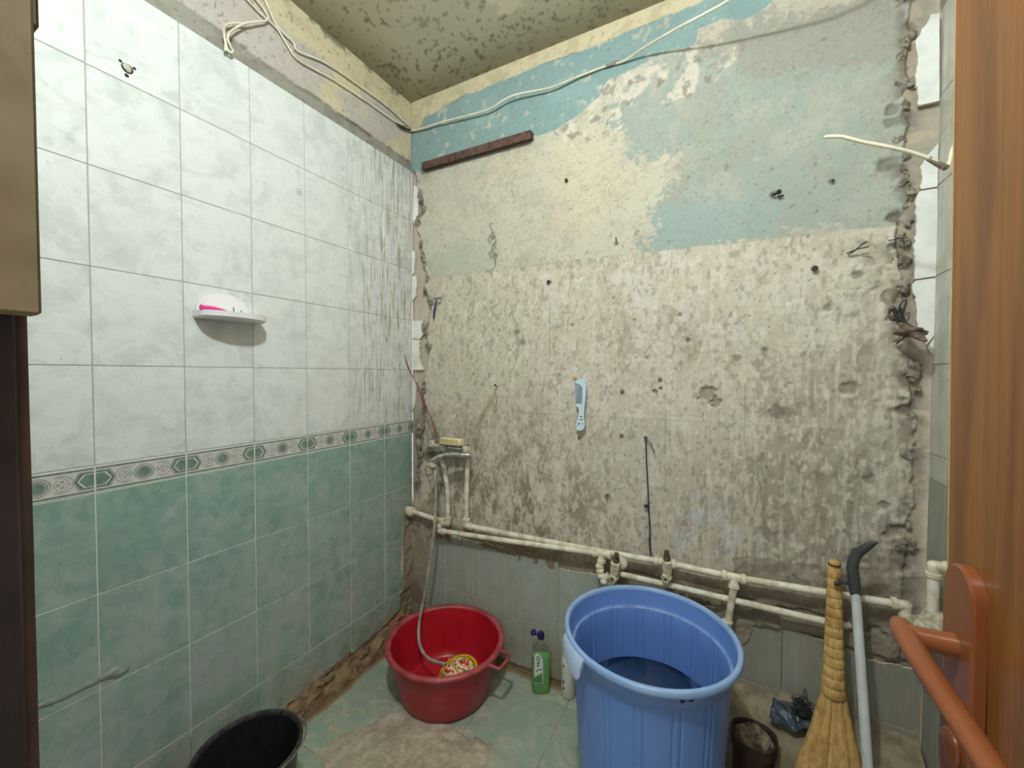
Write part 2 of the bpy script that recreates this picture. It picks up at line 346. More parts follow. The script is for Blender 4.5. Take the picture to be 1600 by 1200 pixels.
    dr = sst(1.70, 1.35, z); lo = mixc(lo, (138, 131, 115), sst(.53, .62, st)*dr*.55*sst(.45, .6, fbm(x, z, 3, 3, 4))); lo = mixc(lo, (206, 202, 188), sst(.55, .64, st2)*dr*.45)
    lo = mixc(lo, (130, 116, 100), sst(.48, .60, fbm(x, z*.55, 11, 6, 4, .75))*sst(1.30, .75, z)*sst(1.25, .75, x)*.75); lo = mixc(lo, (214, 204, 188), sst(.53, .60, fbm(x, z*.45, 26, 4, 7, .75))*sst(1.30, .75, z)*sst(1.3, .85, x)*.75); lo = mixc(lo, (104, 94, 80), sst(.60, .66, fbm(x, z, 20, 5, 8, .8))*sst(.95, .62, z)*sst(1.1, .8, x)*.7)
    lo = mixc(lo, (128, 120, 105), sst(.60, .72, fbm(x, z*.6, 70, 2, 13, .8))*.45); lo = mixc(lo, (216, 212, 200), sst(.58, .70, fbm(x, z*.45, 75, 2, 11, .8))*.5)
    c = c*(1-k[..., None])+lo*k[..., None]
    c = mixc(c, (128, 124, 110), sst(.62, .78, fbm(x, z, 90, 2, 3, .8))*.22*(1-k)); c = mixc(c, (100, 96, 86), sst(.80, .88, fbm(x, z, 75, 2, 1))*.5); c = mixc(c, (134, 130, 116), sst(.56, .66, fbm(x, z, 85, 3, 1, .85))*sst(.40, .60, fbm(x, z, 7, 3, 9))*.30)
    h = h+k*(.003*(b-.5)+.0018*(fz-.5)+.002*(st2-.5)*dr)+(1-k)*(.0012*(fbm(x, z, 40, 3, 5)-.5))-k*.0015
    for zz, xa, xb, d in ((1.165, .62, 1.75, .0015), (1.66, 1.0, 1.9, .0008), (2.22, .05, 1.1, .0006)):   # shutter marks
        e = np.exp(-((z-zz-.003*(n1-.5))/.0025)**2)*((x > xa) & (x < xb)); h = h+e*d; c = mixc(c, (206, 200, 184), e*.35)
    # ridged rows where tile glue was combed, right half
    P = bk((1200, 140), (1400, 60), (1400, 240), (1230, 220)); h = h+inpoly(x, z, P)*.003*(lumpy(x*.6, z*1.6, 14, 4)-.6)
    P = bk((1180, 480), (1420, 430), (1430, 900), (1200, 900)); h = h+inpoly(wx, wz, P)*.007*(lumpy(x, z*.8, 12, 6)-.55)
    P = bk((720, 800), (1000, 850), (1000, 860), (900, 840), (690, 780)); h = h+inpoly(wx, wz, P)*.004*(lumpy(x, z, 22, 6)-.5)
    # knocks and holes
    for px, py, r, d in ((963, 381, .010, .012), (886, 283, .006, .008), (1300, 283, .008, .007), (1103, 616, .034, .012), (1120, 630, .02, .010), (858, 441, .007, .010), (871, 601, .007, .01), (948, 778, .012, .012), (1272, 420, .008, .009), (1022, 612, .010, .010), (1031, 608, .006, .01), (893, 508, .008, .006), (958, 466, .006, .006), (991, 500, .007, .006), (1196, 547, .012, .007), (1062, 492, .012, .008), (1075, 533, .010, .008), (815, 535, .018, .004), (805, 520, .018, .004), (738, 585, .012, .004), (768, 372, .018, .006), (772, 400, .018, .006), (766, 350, .01, .006), (1340, 430, .016, .008), (1393, 385, .018, .010), (1210, 305, .014, .012), (730, 497, .008, .006), (779, 492, .007, .004), (1216, 645, .03, .006), (1330, 605, .03, .008), (1150, 560, .02, .004), (1385, 255, .03, .010), (1395, 170, .022, .010), (1390, 190, .02, .008), (1397, 340, .018, .010), (1392, 465, .025, .01), (1400, 490, .025, .012), (1416, 640, .03, .012), (1360, 750, .02, .006), (1400, 830, .03, .012), (1380, 790, .02, .008), (1340, 870, .03, .008), (905, 652, .015, .004), (700, 470, .008, .004), (1010, 560, .01, .006), (1295, 480, .02, .004)):
        cx, cz = at(px, py, y=0)[[0, 2]]; rr = np.hypot(x-cx, (z-cz)*1.1)*(1+1.3*(fbm(x, z, 55, 3, 7)-.5)); e = sst(r, r*.45, rr); h = h-e*d; c = mixc(c, (104, 96, 84), e*.55)
    # long vertical scores
    for px, y0, y1 in ((1196, 700, 880), (1040, 640, 760), (1165, 600, 700), (858, 560, 480), (1110, 640, 720), (1270, 560, 640)):
        (ax, az), (bx, bz) = bk((px, y0), (px, y1)); e = np.exp(-((x-ax-.002*(n1-.5))/.0018)**2)*((z < max(az, bz)) & (z > min(az, bz))); h = h-e*.002; c = mixc(c, (112, 104, 92), e*.5)
    # chased strip beside the left wall
    xl = edge_at(CH_L, z)+.016*(fbm(x, z, 30, 3, 2)-.5)+.02*(fbm(x*0, z, 9, 3, 8)-.5); k = sst(xl+.002, xl-.004, x)*(z < 2.36)*sst(.52, .60, z)
    rb = np.exp(-((x-xl+.006)/.013)**2)*(z < 2.36)*sst(.5, .58, z); lp = lumpy(x, z, 20, 3)
    h = h-k*.016+rb*.018*(lp-.25)*sst(.3, .6, fbm(x*0+1, z, 12, 3, 4)); c = mixc(c, (186, 178, 162), k*.8); c = mixc(c, (138, 130, 114), k*sst(1.25, 1.05, z)*.9); c = mixc(c, (120, 112, 98), rb*sst(.75, .5, lp)*.9); c = mixc(c, (84, 78, 68), rb*sst(.5, .25, lp)*.8)
    # strip beside the right wall
    xr = edge_at(CH_R, z)+.03*(fbm(x, z, 24, 3, 3)-.5); k = sst(xr-.002, xr+.006, x)*sst(.50, .7, z); rb = np.exp(-((x-xr)/.025)**2)*sst(.5, .7, z); lp = lumpy(x, z, 16, 9)
    h = h-k*.012+rb*.013*(lp-.4)+k*.008*(fbm(x, z, 22, 4, 9)-.5); c = mixc(c, (162, 156, 143), k*.85); c = mixc(c, (112, 102, 90), rb*sst(.8, .45, lp)*.85); c = mixc(c, (196, 180, 160), k*sst(.55, .65, n2)*.5)
    # brown foot above the remaining tiles
    zt = .548+.022*(fbm(x, z, 10, 4, 5)-.5)*2; k = sst(.63, .57, z); c = mixc(c, (136, 120, 98), k*(.45+.4*sst(.4, .6, n2))); h = h+k*(.004+.004*(fbm(x, z, 26, 4, 2)-.5))
    g = sst(zt, zt-.012, z-.006); h = h-g*.010; c = mixc(c, (146, 138, 118), g*.7)      # bed under the tiles
    run = sst(.53, .60, fbm(x*9, z*2.2, 3, 4, 7))*sst(.40, .53, z)*(z < .56); h = h+run*g*.0125; c = mixc(c, (134, 118, 94), run*.85)
    # torn render right of the bin, over the old tiles
    P = bk((1120, 955), (1150, 950), (1290, 975), (1420, 985), (1470, 1000), (1470, 1030), (1400, 1035), (1300, 1003), (1180, 985), (1140, 1060), (1120, 1080)); e = inpoly(wx, wz, P); h = h+e*(.012+.006*(lumpy(x, z, 20, 3)-.5)); c = mixc(c, (150, 142, 124), e*.9)
    P = bk((1150, 870), (1460, 900), (1470, 1000), (1150, 975)); e = inpoly(wx, wz, P); h = h+e*.008*(lumpy(x, z, 13, 8)-.55); c = mixc(c, (128, 120, 106), e*.6)
    # mortar column in the corner behind the pipes
    xm = .115+.03*(fbm(x, z, 14, 3, 4)-.5)-.04*sst(.62, .75, z)+.09*sst(.50, .58, z); k = sst(xm+.006, xm-.006, x)*sst(.70, .62, z); h = h+k*(.010+.006*(fbm(x, z, 24, 4, 6)-.5)); c = mixc(c, (160, 150, 132), k*.8); c = mixc(c, (128, 106, 80), k*sst(.40, .15, z)*.8); c = mixc(c, (158, 152, 138), k*sst(.5, .62, n2)*.5)
    k = sst(.06, .01, z+.03*(n2-.5)); c = mixc(c, (110, 88, 62), k*.9); h = h+k*.010
    fr = sst(.012, .0, x)*(z > .7); c = mixc(c, (96, 90, 78), fr*.4)
    return h-.0035, c
wall_back = field('wall_back', -.012, 1.975, -.01, 2.72, .004, lambda u, v, h: np.stack([u, .0-h, v], -1), back_fn, M['wall'], False)
def left_fn(y, z):
    n1 = fbm(y, z, 6, 5, 3); n2 = fbm(y, z, 24, 4, 5); c = np.ones(y.shape+(3,))*lin((168, 170, 162)); c = mixc(c, (214, 220, 210), sst(1.10, 1.085, z)); h = -.0013+0*y
    up = sst(2.356, 2.360, z); pl = np.ones(y.shape+(3,))*lin((186, 180, 172)); pl = mixc(pl, (172, 165, 158), sst(.42, .62, fbm(y, z, 50, 3, 5, .8))*.5)
    cr = np.maximum(sst(.52, .56, fbm(y, z, 2.6, 5, 9)), sst(2.56, 2.60, z+.03*(n1-.5)+.05*(fbm(y*0, y, 3, 2, 4)-.5))); pl = mixc(pl, (204, 194, 160), cr*.95); pl = mixc(pl, (184, 172, 138), cr*sst(.5, .62, n2)*.5)
    c = c*(1-up[..., None])+pl*up[..., None]; h = h+up*(.001+.002*(n1-.5)+.0012*(n2-.5))
    zb = 2.415+.03*(fbm(y, z, 7, 4, 2)-.5)+.012*(fbm(y, z, 30, 3, 8)-.5)-.012*sst(-.8, -.2, y); b = sst(zb+.001, zb-.001, z)*up; c = mixc(c, (148, 146, 136), b); c = mixc(c, (126, 122, 112), b*sst(.45, .6, n2)*.6); h = h-b*.006
    ed = np.exp(-((z-zb)/.005)**2)*up; nr = sst(-.75, -.25, y); c = mixc(c, (92, 84, 72), ed*sst(.45, .6, fbm(y, z, 18, 4, 6))*(.3+.7*nr)); h = h+ed*.004*nr*(n2-.3)
    c = mixc(c, (84, 78, 66), sst(.72, .80, fbm(y, z, 90, 3, 4))*up*.6); c = mixc(c, (96, 88, 74), sst(2.665, 2.695, z+.02*(n1-.5))*sst(.45, .6, n2)*.8)
    # exposed brown mortar along the foot
    lo = sst(.225, .215, z); c = mixc(c, (158, 134, 104), lo); c = mixc(c, (126, 102, 76), lo*sst(.42, .62, fbm(y, z, 30, 5, 5, .75))); c = mixc(c, (160, 138, 108), lo*sst(.60, .68, fbm(y, z, 30, 4, 7))*.6)
    lw = sst(.13, .10, z)*sst(-.80, -.70, y); h = h-lo*.010*sst(-.9, -.8, y)+lw*(.004+.016*(lumpy(y*.7, z*1.4, 14, 5)-.5)+.026*sst(.11, .0, z))
    cm = sst(-.085, -.055, y+.03*(n1-.5))*sst(.70, .64, z); c = mixc(c, (158, 148, 128), cm); c = mixc(c, (128, 108, 82), cm*sst(.4, .1, z)*.7); h = h-cm*.004+cm*.010*(lumpy(y, z, 16, 5)-.5)
    return h, c
wall_left = field('wall_left', -1.50, .004, -.01, 2.72, .005, lambda u, v, h: np.stack([h, u, v], -1), left_fn, M['wall'], False)
def right_fn(y, z):
    n1 = fbm(y, z, 6, 5, 3); n2 = fbm(y, z, 24, 4, 5); c = np.ones(y.shape+(3,))*lin((168, 166, 152)); c = mixc(c, (152, 146, 130), sst(.45, .6, n2)*.6); up = sst(2.36, 2.37, z)
    return .0022-up*.006+.002*(n1-.5)*up, mixc(c, (150, 142, 126), up)
wall_right = field('wall_right', -1.50, .004, -.01, 2.72, .012, lambda u, v, h: np.stack([1.958+h, u, v], -1), right_fn, M['wall'], True)
def ceil_fn(x, y):
    n1 = fbm(x, y, 3, 5, 3); n2 = fbm(x, y, 20, 4, 5); c = np.ones(x.shape+(3,))*lin((192, 187, 164)); c = mixc(c, (182, 176, 152), sst(.4, .62, n1)*.8)
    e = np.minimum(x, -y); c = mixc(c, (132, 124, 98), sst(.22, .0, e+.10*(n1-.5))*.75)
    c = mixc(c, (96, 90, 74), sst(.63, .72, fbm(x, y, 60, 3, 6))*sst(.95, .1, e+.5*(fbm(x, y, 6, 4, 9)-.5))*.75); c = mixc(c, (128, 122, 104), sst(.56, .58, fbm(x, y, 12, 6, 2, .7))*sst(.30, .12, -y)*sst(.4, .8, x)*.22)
    for px, py, r in ((795, 5, .05), (770, -3, .03)):
        q = at(px, py, z=2.70); d = np.hypot(x-q[0], y-q[1])*(1+1.2*(fbm(x, y, 28, 3, 4)-.5)); c = mixc(c, (214, 206, 184), sst(r, r*.8, d)*.9)
    return .002*(n1-.5), c
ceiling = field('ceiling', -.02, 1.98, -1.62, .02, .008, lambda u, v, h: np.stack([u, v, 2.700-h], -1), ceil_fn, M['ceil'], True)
def floor_fn(x, y):
    n1 = fbm(x, y, 7, 5, 3); n2 = fbm(x, y, 26, 4, 5); c = np.ones(x.shape+(3,))*lin((172, 166, 142)); c = mixc(c, (150, 142, 118), sst(.45, .6, n2)); h = -.0014+0*x
    wx = x+.14*(fbm(x, y, 9, 6, 1, .75)-.5); wy = y+.14*(fbm(x, y, 9, 6, 2, .75)-.5)
    P = [tuple(at(a, b, z=0)[:2]) for a, b in ((560, 1130), (640, 1110), (730, 1150), (770, 1165), (760, 1200), (720, 1300), (540, 1300), (500, 1180))]
    m = np.clip(inpoly(wx, wy, P), 0, 1); c = mixc(c, (182, 172, 150), m); c = mixc(c, (164, 150, 130), m*sst(.42, .62, fbm(x, y, 26, 5, 5, .75))*.8); c = mixc(c, (200, 192, 172), m*sst(.54, .64, fbm(x, y, 24, 5, 9, .75))*.8); h = h+m*(.005+.008*(lumpy(x, y, 11, 4)-.4))
    Q = [tuple(at(a, b, z=0)[:2]) for a, b in ((1130, 1050), (1240, 1100), (1290, 1150), (1290, 1290), (1000, 1290), (1090, 1100))]
    m2 = inpoly(wx, wy, Q); c = mixc(c, (138, 126, 104), m2); h = h+m2*(.004+.006*(lumpy(x, y, 11, 6)-.4))
    s = sst(.055, .03, x+.03*(n1-.5)); c = mixc(c, (128, 104, 74), s); h = h+s*(.006+.008*(n2-.4)); s = sst(-.05, -.02, y+.03*(n1-.5)); c = mixc(c, (124, 104, 76), s); h = h+s*(.006+.01*(n2-.4))
    sp = sst(.60, .66, fbm(x, y, 30, 5, 11, .7))*sst(.42, .25, np.hypot(x-.42, (y+.50)*1.3)); c = mixc(c, (186, 186, 164), sp*(1-m)); h = h+sp*.0030*(1-m)
    return h, c
floor = field('floor', -.02, 1.98, -1.62, .02, .005, lambda u, v, h: np.stack([u, v, h], -1), floor_fn, M['floor'], False)
# ------------------------------------------------------------------ front wall with the doorway, frame
M['front'] = simple('front_plaster', (176, 172, 158), (160, 154, 140), .9, 10, .3)
g = G(); g.add(*box((.4575, -1.56, 1.36), (.955, .12, 2.72))); g.add(*box((1.86, -1.56, 1.36), (.22, .12, 2.72))); g.add(*box((1.355, -1.56, 2.40), (.79, .12, .64)))
g.obj('wall_front', M['front'], None, False)['kind'] = 'structure'
M['jamb'] = simple('dark_brown_frame', (36, 26, 23), (28, 20, 18), .6, 25, .3); M['jamb2'] = simple('frame_edge', (64, 42, 30), (48, 32, 24), .6, 20, .3)
M['beige'] = simple('beige_casing', (130, 117, 90), (116, 102, 74), .7, 14, .2); M['stain'] = simple('brown_stained_plaster', (104, 92, 78), (84, 72, 60), .8, 18, .4)
fr = G(); fr.add(*box((.926, -1.5955, .70), (.03, .18, 1.40), .002)); fr.add(*box((.915, -1.60, 2.06), (.07, .17, 1.36), .003)); tr = fr.obj('trim_1', M['jamb'], None); tag(tr, 'dark brown door frame post at the left edge', kind='structure')
rag = [(.0, .0)]; V, Fc = [], []
g = G(); zs = np.linspace(0, 1.40, 40); e = .003*(fbm(zs*0, zs, 20, 3, 3)-.5); XJ = at(50, 760, y=-1.4985)[0]; g.add(*prism([(.930, z) for z in zs[:1]]+[(XJ+a, z) for a, z in zip(e, zs)]+[(.930, 1.4), (.930, 0)], .007, 'y', -1.5055)); g.obj('frame_edge', M['jamb2'], tr, False)
g = G(); g.add(*box((.9570, -1.5825, 1.722), (.021, .170, .69), .002)); g.obj('casing', M['beige'], tr)
g = G(); g.add(*box((.9500, -1.578, 2.02), (.019, .170, .84), .002)); g.obj('stained_casing', M['stain'], tr)
# ------------------------------------------------------------------ tiles
GAP = .0026
def tile_mesh(name, w, h, mats, t=.008, deco=False):
    g = G(); V, Fc = box((0, t/2, 0), (w-GAP, t, h-GAP), .0007); g.add(V, Fc, 0)
    if deco:
        y = -.0003; W = w-GAP; H = h-GAP; s = H/.0694
        def flat(P, m, dy=0): 
            a = sum(P[i][0]*P[(i+1) % len(P)][1]-P[(i+1) % len(P)][0]*P[i][1] for i in range(len(P)))
            if a < 0: P = P[::-1]
            g.add([(p[0], y-dy, p[1]) for p in P], [tuple(range(len(P)))], m)
        def ell(cx, cz, rx, rz, m, dy, r2=None):
            n = 28; A = [(cx+rx*math.cos(2*math.pi*i/n), cz+rz*math.sin(2*math.pi*i/n)) for i in range(n)]
            flat(A, m, dy)
        def band(P, wd, m, dy):
            P = np.array(P); T = np.gradient(P, axis=0); T /= np.linalg.norm(T, axis=1)[:, None]; Nn = np.stack([-T[:, 1], T[:, 0]], 1)*wd/2
            for i in range(len(P)-1): flat([tuple(P[i]+Nn[i]), tuple(P[i+1]+Nn[i+1]), tuple(P[i+1]-Nn[i+1]), tuple(P[i]-Nn[i])], m, dy)
        for z0, z1 in ((.0265, .0305), (-.0305, -.0265)): flat([(-W/2+.0008, z0), (W/2-.0008, z0), (W/2-.0008, z1), (-W/2+.0008, z1)], 1, 0)
        for sx in (-1, 1):
            e = sx*(W/2-.0008)
            for k, (q, m) in enumerate((((.040, .0235), 3), ((.036, .0205), 1), ((.031, .0170), 0), ((.0275, .0150), 2))):
                L, Hh = q; flat([(e, -Hh), (e-sx*(L-.012), -Hh), (e-sx*L, 0), (e-sx*(L-.012), Hh), (e, Hh)], m, .00006*(k+1))
            # leaf arches between hexagon and medallion
            th = np.linspace(-2.2, 2.2, 18); c0 = sx*.040
            band([(c0-sx*.021*math.cos(t)*-1*1.0, .0205*math.sin(t)) for t in th], .0026, 3, .0001)
            band([(sx*(.026+.030*u), .0200*math.sin(math.pi*u)*(1-.35*u)) for u in np.linspace(0, 1, 12)], .0018, 3, .00013); band([(sx*(.026+.030*u), -.0200*math.sin(math.pi*u)*(1-.35*u)) for u in np.linspace(0, 1, 12)], .0018, 3, .00013)
            band([(sx*(.028+.026*u), 0.0006*math.sin(9*u)) for u in np.linspace(0, 1, 6)], .0026, 3, .00014); ell(sx*.041, .007, .0045, .0030, 3, .00015); ell(sx*.041, -.007, .0045, .0030, 3, .00015); ell(sx*.034, 0, .0035, .0045, 3, .00016)
        for k, (rx, rz, m) in enumerate(((.0235, .0228, 3), (.0200, .0195, 0), (.0180, .0175, 1), (.0165, .0160, 3), (.0125, .0120, 2))): ell(0, 0, rx, rz, m, .00020+.00006*k)
    m = bpy.data.meshes.new(name); m.from_pydata(g.V, [], g.F)
    for q in mats: m.materials.append(q)
    m.polygons.foreach_set('material_index', g.M); m.update(); return m
_cache = {}
def put_tile(parent, pos, rz, w, h, mats, deco=False, name='tile'):
    key = (round(w, 4), round(h, 4), tuple(q.name for q in mats), deco)
    if key not in _cache: _cache[key] = tile_mesh(name, w, h, mats, deco=deco)
    o = bpy.data.objects.new(name, _cache[key]); COL.objects.link(o); o.location = pos; o.rotation_euler = (random.uniform(-.0015, .0015), random.uniform(-.0015, .0015), rz); o.parent = parent; return o
random.seed(4)
def broken_tile(parent, outline, wall, mats, t=.008, f0=0.0, seed=1, rag=None, name='tile'):
    """tile with a torn outline; rag = list of segment indices to roughen"""
    rs = random.Random(seed); P = []
    for i, a in enumerate(outline):
        b = outline[(i+1) % len(outline)]; P.append(tuple(a))
        if rag is None or i in rag:
            L = math.hypot(b[0]-a[0], b[1]-a[1]); k = max(1, int(L/.010))
            for q in range(1, k):
                u = q/k; P.append((a[0]+(b[0]-a[0])*u+rs.uniform(-.004, .004), a[1]+(b[1]-a[1])*u+rs.uniform(-.004, .004)))
    V, Fc = prism(P, t, wall, f0); o = me_obj(name, V, Fc, mats, parent, False, [0]+[len(mats)-1 if isinstance(mats, list) else 0]*(len(Fc)-1)); return o
RZ = [2.361, 2.109, 1.859, 1.603, 1.350, 1.093, 1.021, .757, .505, .238]
YC = [-1.5, -1.39, -1.19, -.99, -.79, -.59, -.39, -.19, -.002]
BM = [M['pt_white'], M['pt_dark'], M['pt_green'], M['pt_grey']]
for i in range(len(RZ)-1):
    z1, z0 = RZ[i], RZ[i+1]; deco = i == 5; mt = M['tile_white'] if i < 5 else M['tile_green']
    for j in range(len(YC)-1):
        a, b = YC[j], YC[j+1]
        if deco and b-a > .195: put_tile(wall_left, (0, (a+b)/2, (z0+z1)/2), R(90), b-a, z1-z0, BM, True, 'border_tile'); continue
        if deco: put_tile(wall_left, (0, (b-.1 if j == 0 else a+.1), (z0+z1)/2), R(90), .2, z1-z0, BM, True, 'border_tile'); continue
        if j == 7 and i >= 7:
            if i == 7: P = [(a+GAP/2, z0+GAP/2), (-.075, z0+GAP/2), (-.062, .585), (-.035, .625), (-.006, .655), (-.004, z1-GAP/2), (a+GAP/2, z1-GAP/2)]; rg = [1, 2, 3, 4]
            else: P = [(a+GAP/2, z0+GAP/2), (-.062, z0+GAP/2), (-.085, .36), (-.075, z1-GAP/2), (a+GAP/2, z1-GAP/2)]; rg = [1, 2]
            broken_tile(wall_left, P, 'x', [mt, M['tile_body']], seed=i, rag=rg); continue
        put_tile(wall_left, (0, (a+b)/2, (z0+z1)/2), R(90), b-a, z1-z0, [mt])
for j in range(len(YC)-1):
    a, b = YC[j], YC[j+1]; zt = .238; zb = .004 if b < -.85 else (.075 if j == 4 else .105); zb1 = .004 if b < -.85 else (.100 if j == 4 else .120)
    if j == 7: b = -.09; zb, zb1 = .12, .15
    broken_tile(wall_left, [(a+GAP/2, zb), (b-GAP/2, zb1), (b-GAP/2, zt-GAP/2), (a+GAP/2, zt-GAP/2)], 'x', [M['tile_green'], M['tile_body']], seed=20+j, rag=[0] if b > -.85 else [])
# back wall: one full row and one foot row still hold
XB = [.214, .408, .606, .811, 1.011, 1.211, 1.411, 1.611, 1.811, 1.955]
for j in range(len(XB)-1):
    a, b = XB[j]+GAP/2, XB[j+1]-GAP/2; mt = M['tile_stain'] if j < 4 else M['tile_grimy']
    tops = [(.535, .530), (.520, .505), (.515, .528), (.500, .515), (.49, .50), (.50, .495), (.49, .49), (.485, .47), (.45, .46)][j]
    broken_tile(wall_back, [(a, .2705), (b, .2705), (b, tops[1]), (a, tops[0])], 'y', [mt, M['tile_body']], seed=40+j, rag=[2])
    broken_tile(wall_back, [(a, .02), (b, .02), (b, .2675), (a, .2675)], 'y', [mt, M['tile_body']], seed=60+j, rag=[0])
broken_tile(wall_back, [(.105, .2705), (.2115, .2705), (.2115, .520), (.175, .530), (.150, .47), (.118, .42)], 'y', [M['tile_stain'], M['tile_body']], seed=70, rag=[2, 3, 4, 5])
broken_tile(wall_back, [(.075, .02), (.2115, .02), (.2115, .2675), (.100, .2675)], 'y', [M['tile_stain'], M['tile_body']], seed=71, rag=[0, 3])
# white tile stumps left in the corners of the back wall
for k, P in enumerate([[(646, 290), (653, 292), (652, 345), (647, 350), (644, 345)], [(643, 392), (648, 392), (646, 425), (643, 430)], [(643, 432), (650, 430), (649, 462), (643, 470)],
                       [(644, 501), (660, 501), (657, 514), (661, 521), (655, 530), (644, 528)], [(644, 530), (655, 531), (654, 560), (661, 578), (644, 578)], [(643, 590), (650, 596), (648, 630), (643, 644)]]):
    broken_tile(wall_back, bk(*P), 'y', [M['tile_chip'], M['tile_body']], f0=.002, t=.009, seed=80+k, rag=[1, 2])
for k, P in enumerate([[(1466, 24), (1466, 160), (1434, 167), (1430, 128), (1428, 120), (1432, 96), (1428, 68), (1445, 42), (1452, 26)], [(1464, 226), (1463, 293), (1438, 297), (1436, 262), (1452, 240)],
                       [(1463, 296), (1462, 432), (1428, 437), (1426, 398), (1430, 360), (1428, 320), (1436, 300)], [(1462, 435), (1461, 520), (1445, 540), (1430, 500), (1428, 470), (1424, 445), (1430, 439)], [(1461, 522), (1460, 560), (1448, 545)]]):
    broken_tile(wall_back, bk(*P), 'y', [M['tile_chip'], M['tile_body']], f0=-.008, t=.010, seed=90+k, rag=list(range(2, len(P)-1)))
# right wall
YR = [-.002, -.10, -.30, -.50, -.70]
for i in range(len(RZ)-1):
    z1, z0 = RZ[i]+.012, RZ[i+1]+.012
    for j in range(4):
        b, a = YR[j], YR[j+1]
        if i == 5:
            put_tile(wall_right, (1.958, (a+b)/2, (z0+z1)/2), R(-90), b-a, z1-z0, [M['tile_right']], name='border_tile'); continue
        put_tile(wall_right, (1.958, (a+b)/2, (z0+z1)/2), R(-90), b-a, z1-z0, [M['tile_right'] if i < 5 else M['tile_right_green']])
for j in range(4):
    b, a = YR[j], YR[j+1]; put_tile(wall_right, (1.958, (a+b)/2, .127), R(-90), b-a, .246, [M['tile_right_green']])
# floor tiles
FX = [.02, .285, .585, .885, 1.185, 1.485, 1.785, 1.955]; FY = [-.012, -.10, -.40, -.70, -1.0, -1.3, -1.5]
for i in range(len(FX)-1):
    for j in range(len(FY)-1):
        a, b = FX[i], FX[i+1]; d, c = FY[j], FY[j+1]
        V, Fc = box(((a+b)/2, (c+d)/2, -.004), (b-a-.004, d-c-.004, .008), .0008)
        me_obj('tile', V, Fc, M['tile_floor'], floor)
# sloping mortar curb along the foot of the back wall, right half
def curb_pt(u, v):
    prof = np.array([[.006, .262], [-.020, .232], [-.060, .205], [-.092, .190], [-.112, .150], [-.122, .06], [-.128, -.01]]); t = v*(len(prof)-1); i = np.clip(t.astype(int), 0, len(prof)-2); f = t-i
    y = prof[i, 0]*(1-f)+prof[i+1, 0]*f; z = prof[i, 1]*(1-f)+prof[i+1, 1]*f; s = sst(1.36, 1.50, u); n = fbm(u, v*.3, 16, 4, 3)-.5; n2 = fbm(u, v*.3, 50, 3, 6)-.5
    return y*(.25+.75*s)-.03*n*v, z*(.55+.45*s)+.030*n*(1-v)+.012*n2
uu, vv = np.meshgrid(np.linspace(1.30, 1.952, 110), np.linspace(0, 1, 50), indexing='ij'); cy_, cz_ = curb_pt(uu, vv); ii = np.arange(uu.size).reshape(uu.shape)
me_obj('mortar_curb', np.stack([uu, cy_, cz_], -1).reshape(-1, 3), np.stack([ii[:-1, :-1], ii[:-1, 1:], ii[1:, 1:], ii[1:, :-1]], -1).reshape(-1, 4), simple('curb_mortar', (152, 142, 120), (122, 110, 90), .9, 22, .7), floor, True)
# mortar smears and screw holes on the left wall
g = G(); P = [at(*q, x=.002) for q in ((60, 1103), (100, 1088), (130, 1073), (158, 1060), (172, 1052), (186, 1050))]; rs = random.Random(3); Q = smoothpath(P, 8)
for k, p in enumerate(Q): g.add(*lump(p, .0045+.003*rs.random()+.003*(k > len(Q)*.75), k, (.35, 1.8, .9), 10, .5))
g.obj('mortar', simple('lime_mortar', (160, 172, 162), (136, 150, 140), .8, 60, .3), wall_left)['kind'] = 'stuff'
M['hole'] = simple('drill_hole', (40, 38, 34), (60, 56, 50), .9, 90); M['plug'] = simple('filler', (206, 206, 196), (180, 176, 160), .8, 60, .3)
for px, py, r in ((199, 107, .013), (188, 95, .004), (210, 107, .004), (198, 118, .005)):
    p = at(px, py, x=.0004); V, Fc = lathe([(r, 0), (r*.8, .0005), (.0001, .0006)], 14, p, axis=(1, 0, 0)); me_obj('screw_hole', V, Fc, M['hole'], wall_left)
p = at(199, 106, x=.0012); me_obj('filler', *lump(p, .009, 3, (.3, 1, 1.1), 12), M['plug'], wall_left, True)
p = at(467, 300, x=.0003)
for r0, r1, mt in ((.0105, .0118, 'hole'), (.0001, .003, 'hole')):
    n = 24; V = [p+np.array([.0004, r*math.cos(2*math.pi*i/n), r*math.sin(2*math.pi*i/n)]) for r in (r0, r1) for i in range(n)]; me_obj('ring_mark', V, [(i, (i+1) % n, n+(i+1) % n, n+i) for i in range(n)], M[mt], wall_left)
# rubble along the two chased edges
rs = random.Random(11)
def rubble(parent, P, n, spread, mat, y0=-.004, sz=(.004, .011), seed=0, name='mortar_lump'):
    for k in range(n):
        i = rs.randrange(len(P)-1); u = rs.random(); x = P[i][0]*(1-u)+P[i+1][0]*u+rs.uniform(-spread, spread); z = P[i][1]*(1-u)+P[i+1][1]*u; r = rs.uniform(*sz)
        me_obj(name, *lump((x, y0, z), r, seed+k, (1, .7, rs.uniform(.8, 1.6)), 12, .6, 2.2), mat, parent)
rubble(wall_back, CH_L[1:], 46, .006, M['rubble'], .002, (.006, .015), 5); rubble(wall_back, CH_R, 46, .018, M['rubble'], .006, (.006, .016), 90)
rubble(wall_back, bk((655, 655), (656, 690), (655, 730), (650, 765)), 10, .012, M['rubble'], -.004, (.010, .022), 150)
for k, q in enumerate(((676, 690, .020), (668, 706, .018), (690, 700, .016), (672, 720, .014))): me_obj('mortar_lump', *lump(at(q[0], q[1], y=-.012), q[2], 170+k, (1, .8, 1.1), 16, .5), M['rubble'], wall_back, True)
rs = random.Random(5)
